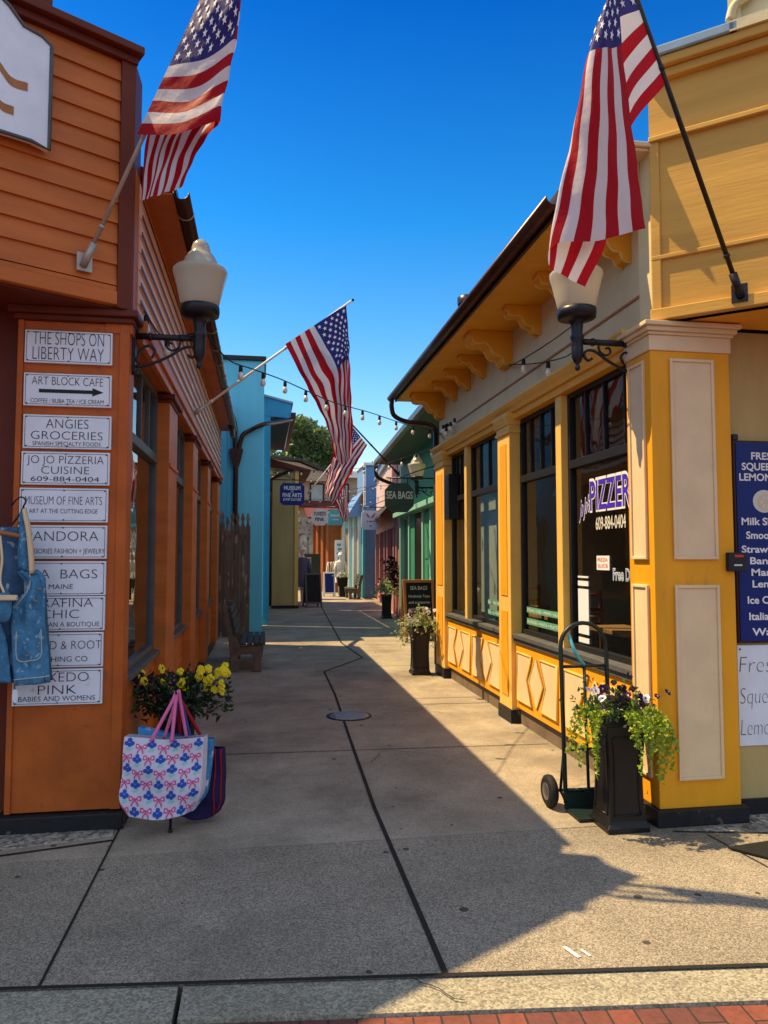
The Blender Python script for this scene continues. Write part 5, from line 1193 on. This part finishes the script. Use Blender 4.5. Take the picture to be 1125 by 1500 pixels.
m = MB(); m.poly([(pw(19.9)+.08, 19.9, 2.5), (pw(28.9)+.08, 28.9, 2.5), (pw(28.9)+.08, 28.9, .6), (pw(19.9)+.08, 19.9, .6)]); m.build('shop_pane', 'glass_dark', t)
m = MB(); pbox(m, 19.9, 28.9, 0, 2.55, .9, .95); m.build('room', 'interior', t)
m = MB()
for z in (0,): m.prism([(pw(19.8)-.50, 19.8, 2.72), (pw(28.9)-.55, 28.9, 2.82), (pw(28.9)+.1, 28.9, 3.45), (pw(19.8)+.1, 19.8, 3.35)], (0, 0, .07))
m.build('lean_to_roof', 'roof', t)
m = MB(); m.prism([(pw(19.8)-.48, 19.82, 2.68), (pw(28.9)-.53, 28.9, 2.78), (pw(28.9)+.1, 28.9, 3.39), (pw(19.8)+.1, 19.82, 3.29)], (0, 0, .035)); m.build('soffit', 'curtain', t)
m = MB(); pbox(m, 21, 28.8, 3.25, 4.6, .0, .2); m.box(3.76, 6, 21.0, 21.2, 3.2, 4.6); m.build('upper_wall', 'pinkbrick', t)
m = MB(); m.box(3.66, 3.80, 20.88, 20.995, 3.2, 4.55); m.build('upper_post', 'pink', t)
m = MB(); pbox(m, 20.85, 28.9, 4.6, 4.72, -.1, 2.4); m.build('roof_edge', 'flash', t)
m = MB(); m.box(3.84, 4.2, 20.97, 20.998, 3.55, 4.3); m.build('upper_window', 'interior_pale', t)

# ================================================================== PERIWINKLE TOWER, TURQUOISE SHOP, BROWN SHOP at the end
t = thing('blue_tower_shop', 'narrow periwinkle blue shop front with a taller square tower at the alley bend', 'shop', (4.4, 29.5, 0))
m = MB(); m.box(3.98, 6.5, 29.3, 33, 0, 3.7); m.build('wall', 'bluegrey', t)
m = MB(); m.box(4.06, 4.95, 29.6, 32, 3.7, 5.35); m.build('tower', 'bluegrey', t)
m = MB(); m.box(4.0, 4.1, 29.52, 29.62, 3.7, 5.35); m.box(4.0, 5.0, 29.5, 32.1, 5.35, 5.45); m.build('tower_trim', 'white_s', t)
m = MB(); m.box(3.93, 4.03, 29.22, 29.32, 0, 3.6); m.build('corner_post', 'teal_wall', t)
t = thing('turquoise_shop', 'turquoise shop front with slim white posts and a small gabled porch roof', 'shop', (3.8, 31, 0))
tw = lambda y: 3.93-.075*(y-29.3)
for y in (29.9, 30.9, 32.0, 33.4): bx('post', 'white_s', t, tw(y)-.05, tw(y)+.07, y, y+.14, 0, 3.3)
m = MB(); m.prism([(tw(29.3)+.08, 29.32, 0), (tw(34)+.08, 34, 0), (tw(34)+.2, 34, 0), (tw(29.3)+.2, 29.32, 0)], (0, 0, 3.4)); m.build('wall', 'teal_wall', t)
m = MB()
for a, b in ((30.1, 30.8), (31.1, 31.6), (32.3, 33.2)): m.prism([(tw(a)+.05, a, .1), (tw(b)+.05, b, .1), (tw(b)+.078, b, .1), (tw(a)+.078, a, .1)], (0, 0, 2.8))
m.build('doorway', 'interior', t)
m = MB(); m.prism([(3.35, 29.8, 3.25), (4.1, 29.8, 3.3), (4.1, 29.8, 4.3), (4.0, 29.8, 4.3)], (0, 3.5, 0)); m.build('porch_roof', 'bluegrey', t)
m = MB(); m.tube(scroll([(4.1, 29.7, 4.2), (3.98, 29.7, 4.15), (3.95, 29.7, 3.9), (4.0, 29.7, 3.6), (3.95, 29.7, 3.4)], 14), .06, 6); m.build('downspout', 'roof_red', t)
t = thing('brown_shop', 'orange brown shop front with vertical posts at the far end of the alley', 'shop', (3, 34, 0))
m = MB(); m.box(3.05, 3.75, 33.9, 34.1, 0, 3.3); m.prism([(2.45, 36, 0), (3.05, 34, 0), (3.2, 34.1, 0), (2.6, 36.1, 0)], (0, 0, 3.3)); m.build('wall', 'rust', t)
for k in range(4): x = 2.42+k*.19; y = 36-k*.63-.1; bx('post', 'rust', t, x-.03, x+.05, y-.1, y, 0, 3.2)
m = MB(); m.box(3.25, 3.3, 33.85, 33.9, .2, 2.3); m.box(3.55, 3.62, 33.85, 33.9, 0, 3.0); m.build('door_frame', 'yellow_pale', t)
m = MB(); m.prism([(2.0, 33.4, 3.35), (3.75, 33.4, 3.35), (3.75, 36.4, 3.95), (2.0, 36.4, 3.95)], (0, 0, .08)); m.build('roof', 'roof_red', t)
t = thing('vertical_sign', 'tall narrow pale blue sign standing before the brown shop front', 'sign', (3.33, 33, 1))
m = MB(); m.box(3.19, 3.55, 32.97, 33.03, 1.35, 2.38); m.build('board', 'white', t); m = MB()
for k, (a, b) in enumerate(((.10, .08), (.07, .12), (.11, .05), (.06, .10))): m.box(3.37-a, 3.37+b, 32.955, 32.969, 2.13-k*.2, 2.22-k*.2); m.box(3.37-.02, 3.37+.03, 32.955, 32.969, 2.07-k*.2, 2.125-k*.2)
m.build('lettering', 'blue_dk', t); MB().box(3.35, 3.39, 32.98, 33.02, 0, 1.35).build('post', 'white_s', t)
# far houses and walls closing the view
t = thing('vine_wall', 'grey weathered wall laced with bare vines at the left end of the alley', 'wall', (1.5, 37, 0))
m = MB(); m.box(-1, 2.9, 37, 37.3, 0, 3.6); m.build('wall', 'grey_wall', t)
m = MB()
for k in range(3): m.box(1.45+k*.42, 1.75+k*.42, 36.95, 37, 1.2, 2.7)
m.build('window', 'interior_pale', t)
random.seed(4); m = MB()
for k in range(26):
    p = Vector((random.uniform(1.2, 2.7), 36.93, random.uniform(1.6, 3.6))); pts = [p]
    for j in range(7): p = p+Vector((random.gauss(0, .12), random.gauss(0, .01), random.gauss(.02, .12))); pts.append(p)
    m.tube(pts, .012, 4)
m.build('vine', 'garb_w' if 0 else 'grey_wall', t)
t = thing('beige_house', 'beige far house with a long white roof edge and a black framed window', 'house', (5, 46, 0))
m = MB(); m.box(-3, 9.5, 46, 52, 0, 6.55); m.build('wall', 'beige', t)
m = MB(); m.box(2.95, 9.6, 45.6, 52, 6.55, 6.95); m.build('roof_edge', 'white_s', t)
m = MB(); m.prism([(.5, 45.5, 7.6), (2.2, 45.5, 7.4), (4.9, 45.5, 6.3), (.5, 45.5, 6.3)], (0, 5, 0)); m.build('gable', 'beige', t)
m = MB(); m.prism([(.4, 45.3, 7.6), (2.2, 45.3, 7.5), (5.1, 45.3, 6.28), (5.1, 45.3, 6.45), (2.2, 45.3, 7.68), (.4, 45.3, 7.78)], (0, 5.4, 0)); m.build('roof', 'roof', t)
for x in (2.85, 4.4, 6.9):
    m = MB(); m.box(x, x+.9, 45.93, 46, 5.0, 6.2); o = m.build('window', 'black', t); MB().box(x+.1, x+.8, 45.915, 45.93, 5.1, 6.1).build('pane', 'interior_pale', o)
m = MB(); m.prism([(1.2, 44.5, 4.55), (7.5, 44.5, 4.45), (7.5, 46, 4.95), (1.2, 46, 5.05)], (0, 0, .12)); m.build('porch_roof', 'roof_red', t)

# ================================================================== BOARDS ON THE GROUND, MANNEQUINS
def a_board(label, x, y, w_, h, frame, panel, lines=(), ink='white_ink', lean=.12, rz=0):
    t = thing('a_frame_board', label, 'signboard', (x, y, 0), None, rz)
    for s_, nm in ((-1, 'front_leaf'), (1, 'back_leaf')):
        m = MB(); m.T = Matrix.Translation((0, s_*.30, 0)) @ Matrix.Rotation(s_*lean*1.9, 4, 'X')
        b = .055
        m.box(-w_, -w_+b, -.02, .02, 0, h); m.box(w_-b, w_, -.02, .02, 0, h); m.box(-w_+b, w_-b, -.02, .02, h-b, h); m.box(-w_+b, w_-b, -.02, .02, .12, .12+b)
        o = m.build(nm, frame, t, bevel=.004, local=True)
        p = MB(); p.T = m.T; p.box(-w_+b, w_-b, -.008, .008, .12+b, h-b); p.build('panel', panel, o, local=True)
        if s_ < 0 and lines:
            q = MB()
            for s, z, hh, wd in lines: text_into(q, s, (0, -.011, z), XP, ZP, hh, wd, thin=-.01, depth=.002, shear=.1)
            q.v = [m.T @ p_ for p_ in q.v]; q.build('chalk_lettering', ink, o, local=True)
    return t
a_board('wood framed chalkboard with white chalk writing behind the middle planter', 3.02, 14.3, .31, 1.22, 'wood', 'chalk',
        [('SEA BAGS', 1.02, .075, .34), ('Handmade Totes', .87, .055, .42), ('and accessories', .75, .055, .42), ('made from recycled', .62, .055, .44), ('used Sails', .49, .055, .30), ('&', .37, .055, .05)])
a_board('grey framed blank chalkboard leaning by the cream shop corner', 1.62, 24.4, .27, 1.12, 'greyframe', 'chalk', rz=R(8))
a_board('white framed dark blue board far down the alley beside the white clothes', 2.72, 30.6, .24, 1.02, 'white_s', 'navy_sign')
def mannequin(label, loc, robe, hat, h=1.75):
    t = thing('mannequin', label, 'mannequin', loc)
    def ell(z, rx, ry, cy=0): return (z, rx, ry, cy)
    body = [ell(.0, .06, .06), ell(.06, .05, .05), ell(.5, .07, .07), ell(.85, .14, .10), ell(.98, .16, .11), ell(1.12, .13, .09), ell(1.30, .16, .10), ell(1.40, .17, .09), ell(1.46, .10, .07), ell(1.50, .05, .05), ell(1.55, .05, .055), ell(1.60, .07, .085), ell(1.68, .078, .095), ell(1.74, .06, .075), ell(1.77, .02, .03)]
    s = h/1.77; m = MB(); n = 16
    m.grid(lambda u, v: Vector((body[min(int(v*(len(body)-1)+.5), len(body)-1)][1]*math.cos(u*2*math.pi)*s, body[min(int(v*(len(body)-1)+.5), len(body)-1)][2]*math.sin(u*2*math.pi)*s, body[min(int(v*(len(body)-1)+.5), len(body)-1)][0]*s)), n, len(body)-1, True)
    for sd in (-1, 1): m.tube([(sd*.17*s, 0, 1.39*s), (sd*.22*s, 0, 1.15*s), (sd*.23*s, -.05*s, .92*s), (sd*.22*s, -.08*s, .80*s)], [.05*s, .042*s, .034*s, .03*s], 8)
    m.lathe([(.16, 0), (.16, .015), (.02, .03)], (0, 0, 0), 16); m.build('body', 'skin_w', t, local=True)
    m = MB(); prof = [(.55, .24, .17), (.62, .23, .165), (.9, .20, .14), (1.1, .165, .12), (1.3, .185, .125), (1.42, .18, .105), (1.47, .11, .08)]
    def G(u, v):
        k = v*(len(prof)-1); i = min(int(k), len(prof)-2); f = k-i; a, b = prof[i], prof[i+1]
        r = 1+.07*math.sin(u*2*math.pi*7)*(1-v); return Vector(((a[1]*(1-f)+b[1]*f)*r*math.cos(u*2*math.pi)*s, (a[2]*(1-f)+b[2]*f)*r*math.sin(u*2*math.pi)*s, (a[0]*(1-f)+b[0]*f)*s))
    m.grid(G, 42, 12, True)
    for sd in (-1, 1): m.tube([(sd*.15*s, 0, 1.42*s), (sd*.225*s, 0, 1.15*s), (sd*.235*s, -.05*s, .95*s)], [.075*s, .065*s, .055*s], 10)
    m.build('garment', robe, t, local=True)
    m = MB(); m.lathe([(.13*s, 1.69*s), (.135*s, 1.70*s), (.095*s, 1.715*s), (.09*s, 1.77*s), (.05*s, 1.80*s), (.01*s, 1.805*s)], (0, 0, 0), 16); m.build('hat', hat, t, local=True)
    return t
mannequin('mannequin in a grey blue striped garment at the cream shop corner', (1.36, 25.6, 0), 'garb_b', 'skin_w', 1.95)
mannequin('mannequin in long white clothes and white hat behind the far dark flower box', (3.22, 30.9, 0), 'garb_w', 'skin_w', 1.78)
t = thing('clothes_rack', 'white clothes hung on a rack beside the white clothed mannequin', 'clothes rack', (2.9, 31.4, 0))
m = MB(); m.tube([(2.55, 31.4, 0), (2.72, 31.4, 1.38), (3.12, 31.4, 1.38), (3.2, 31.4, 0)], .02, 6); m.build('frame', 'white_s', t)
for k in range(4):
    x = 2.74+k*.1; m = MB(); m.grid(lambda u, v: Vector((x+.05*(u-.5)+.03*math.sin(v*4+k), 31.2+.4*u, 1.36-.62*v-.08*math.sin(u*math.pi*2)*(v < .1))), 6, 8); m.build('white_garment', 'garb_w', t, solid=.02)
t = thing('flower_box', 'dark square flower box with white blossoms on the far bench end', 'planter', (3.22, 30.2, 0))
m = MB(); m.lathe([(.15, .42), (.19, .44), (.22, .78), (.23, .80), (.19, .80)], (0, 0, 0), 4, square=True); m.lathe([(.12, 0), (.12, .42)], (0, 0, 0), 4, square=True); m.build('box', 'pot', t, local=True)
random.seed(9); m = MB()
for i in range(160): leaf_mb(m, Vector((random.gauss(0, .14), random.gauss(0, .12), .82+abs(random.gauss(0, .1)))), rdir(.2), random.uniform(.05, .1))
m.build('foliage', 'leaf_pale', t, local=True)
add_blooms(t, [(random.uniform(-.2, .2), -.15, random.uniform(.8, 1.0)) for _ in range(9)], ['w']*9, 2.2)
t = thing('display_box', 'dark blue display cabinet with a small pink notice behind the grey chalkboard', 'cabinet', (1.9, 28.5, 0))
m = MB(); m.box(1.55, 2.2, 28.5, 29, 0, 1.75); m.build('cabinet', 'slate', t, bevel=.01); m = MB(); m.box(1.6, 1.84, 28.485, 28.5, 1.25, 1.62); m.build('pink_notice', 'pinkbrick', t)
m = MB(); m.box(1.62, 1.82, 28.478, 28.485, 1.5, 1.56); m.box(1.62, 1.80, 28.478, 28.485, 1.38, 1.42); m.build('notice_lines', 'pink_ink', t)

# ================================================================== TREES
def tree(name, label, c, rx, rz_, h0, n, ls, mat='leaf_tree', seed=1):
    rnd = random.Random(seed); t = thing(name, label, 'tree', (c[0], c[1], 0), 'broadleaf trees rising behind the far roofs')
    m = MB(); m.tube([(0, 0, 0), (.1, 0, h0*.5), (0, .1, h0)], [.35, .28, .2], 10)
    for k in range(7):
        a = k*.9; m.tube([(0, 0, h0*.8), (rx*.35*math.cos(a), rx*.35*math.sin(a), h0+rz_*.2), (rx*.7*math.cos(a), rx*.7*math.sin(a), h0+rz_*(.5+.12*(k % 3)))], [.16, .1, .04], 6)
    m.build('trunk', 'bark', t, local=True)
    m = MB(); cl = []
    for k in range(60):
        d = Vector((rnd.gauss(0, 1), rnd.gauss(0, 1), rnd.gauss(0, 1))).normalized(); r = rnd.uniform(.35, 1.0)
        cl.append((Vector((d.x*rx*r, d.y*rx*r, c[2]+d.z*rz_*r)), rnd.uniform(.16, .30)*rx))
    st = random.getstate(); random.seed(seed)
    for k in range(n):
        p, r = cl[k % len(cl)]; d = rdir(0); q = p+d*r*random.uniform(.6, 1.05)+Vector((0, 0, -.0)); leaf_mb(m, q, (d+rdir(.1)*.9), ls*random.uniform(.7, 1.4), .7, .25)
    random.setstate(st); m.build('crown', mat, t, local=True); return t
tree('broadleaf_tree', 'large round green tree behind the roofs in the middle of the alley', (3.75, 62, 10.0), 3.1, 4.3, 5, 9000, .38, seed=3)
tree('broadleaf_tree', 'lower green tree mostly hidden behind the hanging flags and periwinkle tower', (8.5, 64, 6.6), 3.0, 3.3, 3, 5000, .4, seed=5)

# ================================================================== STRING LIGHTS
def string_light(label, pts, n, sag=.0, bulb=.055, lit=False, bs=1.0, grp='strings of festoon bulbs over the alley', cat='string light', first=.06, last=.97):
    P = [Vector(p) for p in pts]
    if len(P) == 2: P = [P[0].lerp(P[1], k/16)-ZP*sag*4*(k/16)*(1-k/16) for k in range(17)]
    else: P = scroll(P, 30)
    t = thing('string_light', label, cat, P[0], grp)
    m = MB(); m.tube(P, .0055, 5); m.build('cord', 'cord', t)
    L = [0]
    for a, b in zip(P, P[1:]): L.append(L[-1]+(b-a).length)
    for k in range(n):
        s = L[-1]*(first+(last-first)*k/max(1, n-1)); i = max(j for j in range(len(L)) if L[j] <= s+1e-9); i = min(i, len(P)-2)
        p = P[i].lerp(P[i+1], (s-L[i])/(L[i+1]-L[i]))
        m = MB(); m.lathe([(a*bs, b*bs) for a, b in ((.010, .0), (.018, -.01), (.019, -.055), (.015, -.06))], p, 10); o = m.build('socket', 'cord', t)
        m = MB(); m.lathe([(a*bs, b*bs) for a, b in ((.013, -.058), (.022, -.08), (.027, -.10), (.022, -.125), (.006, -.135))], p, 10); m.build('bulb', 'bulb', o)
    return t
A = at(298, 485, 5.02)
string_light('nearest festoon string from the orange shop lamp to the yellow shop eave end', [A, at(335, 527, 5.5), at(368, 540, 5.95), at(410, 555, 6.5), at(446, 571, 7.0), at(490, 590, 7.6), at(541, 604, 8.4), at(592, 621, 9.2), at(640, 633, 9.9), (2.50, 10.0, 3.28)], 11, first=.13, last=.93, bs=.85)
string_light('short slack festoon end looped along the orange siding to the lamp', [(-.79, 5.0, 3.27), (-.72, 5.3, 3.20), (-.62, 5.2, 3.16), A], 3)
string_light('white corded festoon string from the yellow shop to the cream shop', [(2.50, 9.9, 3.22), at(600, 668, 12), at(540, 684, 15), at(470, 689, 18.5), at(400, 688, 22)], 13, sag=0)
string_light('far festoon string of warm bulbs beneath the lilac sign and museum sign', [at(575, 700, 22), at(520, 722, 23), at(460, 732, 24), at(436, 726, 24.5)], 9, bs=.8)
string_light('farthest festoon string before the beige house', [at(590, 710, 17), at(545, 712, 22), at(500, 716, 27), at(450, 700, 30)], 10, bs=.8)
string_light('short thin wire with hooks between the yellow eave corbel and right lamp', [(2.48, 7.2, 3.62), (2.44, 6.4, 3.42), (2.3, 5.4, 3.2), (2.08, 4.60, 3.05)], 1, first=.5)
string_light('straight guy wire from the yellow shop corbel to the right lamp top', [(2.48, 7.2, 3.60), (2.07, 4.62, 3.22)], 1, first=.3, sag=.02)
string_light('pale far festoon string sagging before the turquoise porch', [at(470, 750, 27), at(530, 736, 25), at(592, 716, 20)], 8, bs=.8)
t = thing('bulb_cluster', 'bundle of spare festoon bulbs tied at the far end of the yellow crown moulding', 'light bulbs', (2.43, 9.55, 3.2))
random.seed(12)
for k in range(6):
    p = Vector((2.42+random.uniform(-.05, .03), 9.5+random.uniform(-.3, .25), 3.28+random.uniform(-.03, .10)))
    m = MB(); m.lathe([(.014, -.035), (.03, -.02), (.034, 0), (.028, .022), (.008, .034)], p, 10); o = m.build('bulb', 'bulb', t); MB().lathe([(.018, .03), (.018, .08), (.008, .085)], p, 8).build('socket', 'cord', o)

# ================================================================== DENIM TOP on its hanger, left edge
t = thing('denim_outfit', 'blue tie-dyed denim top with open front on a wooden hanger over the directory boards', 'clothing', (-1.62, 4.66, .93))
Q = lambda x, y, d=4.62: at(x, y, d)
m = MB(); m.tube(scroll([Q(34, 742), Q(38, 734), Q(32, 728), Q(24, 732), Q(18, 740, 4.75)], 14), .005, 6); m.tube(scroll([Q(35, 742), Q(30, 752), Q(18, 768)], 8), .006, 6); m.build('hook', 'iron', t)
m = MB(); a, b = Q(-70, 768, 4.60), Q(35, 786, 4.60); m.tube([a, b], .013, 8); m.build('hanger_bar', 'wood', t)
def sheet(outer, inner, mat, name, nu=10, nv=24, fold=.012, nf=3, th=.008):
    """cloth between two side lines, with vertical folds"""
    ks = [i/(len(outer)-1) for i in range(len(outer))]; kk = [i/(len(inner)-1) for i in range(len(inner))]
    def F(u, v):
        p = spl(ks, outer, v).lerp(spl(kk, inner, v), u)
        return p+Vector((0, -1, 0))*(fold*math.sin(u*math.pi*nf+v*4)+fold*.5*math.sin(v*23+u*7)*.6+.03*math.sin(math.pi*u))
    m = MB(); m.grid(F, nu, nv); return m.build(name, mat, t, solid=th)
sheet([Q(38, 745), Q(44, 775), Q(47, 810), Q(48, 838)], [Q(30, 752), Q(28, 785), Q(26, 810), Q(28, 832)], 'denim', 'strap', 6, 14, .006)
sheet([Q(38, 744, 4.615), Q(45, 775, 4.60), Q(49, 812, 4.60), Q(50, 840, 4.60)], [Q(34, 748, 4.6), Q(39, 778, 4.6), Q(42, 812, 4.6), Q(44, 840, 4.6)], 'tan', 'strap_edge', 4, 12, .003)
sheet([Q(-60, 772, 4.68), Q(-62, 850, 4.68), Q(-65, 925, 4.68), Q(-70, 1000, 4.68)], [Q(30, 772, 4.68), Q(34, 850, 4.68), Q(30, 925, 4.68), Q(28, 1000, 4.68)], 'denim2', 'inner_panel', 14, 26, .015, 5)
sheet([Q(44, 832), Q(66, 846), Q(66, 900), Q(70, 950), Q(73, 1000)], [Q(26, 838), Q(40, 862), Q(20, 890), Q(18, 945), Q(20, 1004)], 'denim', 'front_panel', 14, 30, .014, 4)
sheet([Q(-70, 830), Q(-75, 900), Q(-78, 1000)], [Q(2, 915), Q(10, 950), Q(17, 1000)], 'denim', 'front_panel', 14, 26, .014, 5)
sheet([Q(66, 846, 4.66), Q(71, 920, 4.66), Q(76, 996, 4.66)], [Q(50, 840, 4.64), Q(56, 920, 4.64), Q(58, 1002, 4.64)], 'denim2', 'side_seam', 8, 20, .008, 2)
m = MB()
for P_ in ([Q(24, 925, 4.575), Q(25, 965, 4.575), Q(44, 968, 4.575), Q(60, 960, 4.575), Q(60, 922, 4.575)], [Q(20, 996, 4.585), Q(40, 994, 4.58), Q(60, 992, 4.58), Q(72, 990, 4.585)], [Q(44, 836, 4.58), Q(42, 862, 4.575), Q(22, 890, 4.58)]):
    m.tube(scroll(P_, 16), .0035, 5)
m.build('stitching', 'interior_pale', t)
for x, y in ((58, 862), (52, 880), (40, 960)): m = MB(); m.lathe([(.011, -.004), (.012, 0), (.006, .004)], Q(x, y, 4.575), 10); m.build('button', 'wood', t)
t2 = thing('mini_purse', 'small shiny blue purse with tan strap hanging in front of the denim top', 'purse', Q(-10, 900, 4.5))
m = MB(); m.grid(lambda u, v: Q(-25, 890, 4.52)+Vector((.09*math.sin(math.pi*v)**.6*math.cos(2*math.pi*u), .035*math.sin(math.pi*v)*math.sin(2*math.pi*u), .075*math.cos(math.pi*v)))+Vector((.12*0, 0, 0)), 20, 12, True); m.grid(lambda u, v: Q(5, 890, 4.52)+Vector((.045*math.sin(math.pi*v)**.6*math.cos(2*math.pi*u), .03*math.sin(math.pi*v)*math.sin(2*math.pi*u), .085*math.cos(math.pi*v))), 20, 12, True); m.build('purse_body', 'denim', t2)
m = MB(); m.tube(scroll([Q(0, 785, 4.55), Q(3, 820, 4.53), Q(0, 850, 4.52), Q(6, 868, 4.5)], 12), .007, 6); m.build('strap', 'tan', t2)
m = MB(); a = Q(-28, 872, 4.48); m.box(a.x, a.x+.19, a.y-.01, a.y+.02, a.z-.03, a.z+.0); m.build('clasp_band', 'tan', t2, bevel=.006)
tg = thing('swing_tag', 'small oval white paper tag dangling below the denim hem', 'tag', Q(22, 1015, 4.63))
m = MB(); m.tube([Q(22, 1000, 4.63), Q(22, 1010, 4.63)], .0025, 5); m.build('thread', 'cord', tg)
m = MB(); c_ = Q(22, 1019, 4.63); m.prism([c_+Vector((.016*math.cos(k*math.pi/8), 0, .04*math.sin(k*math.pi/8))) for k in range(16)], (0, .004, 0)); m.build('card', 'white', tg)
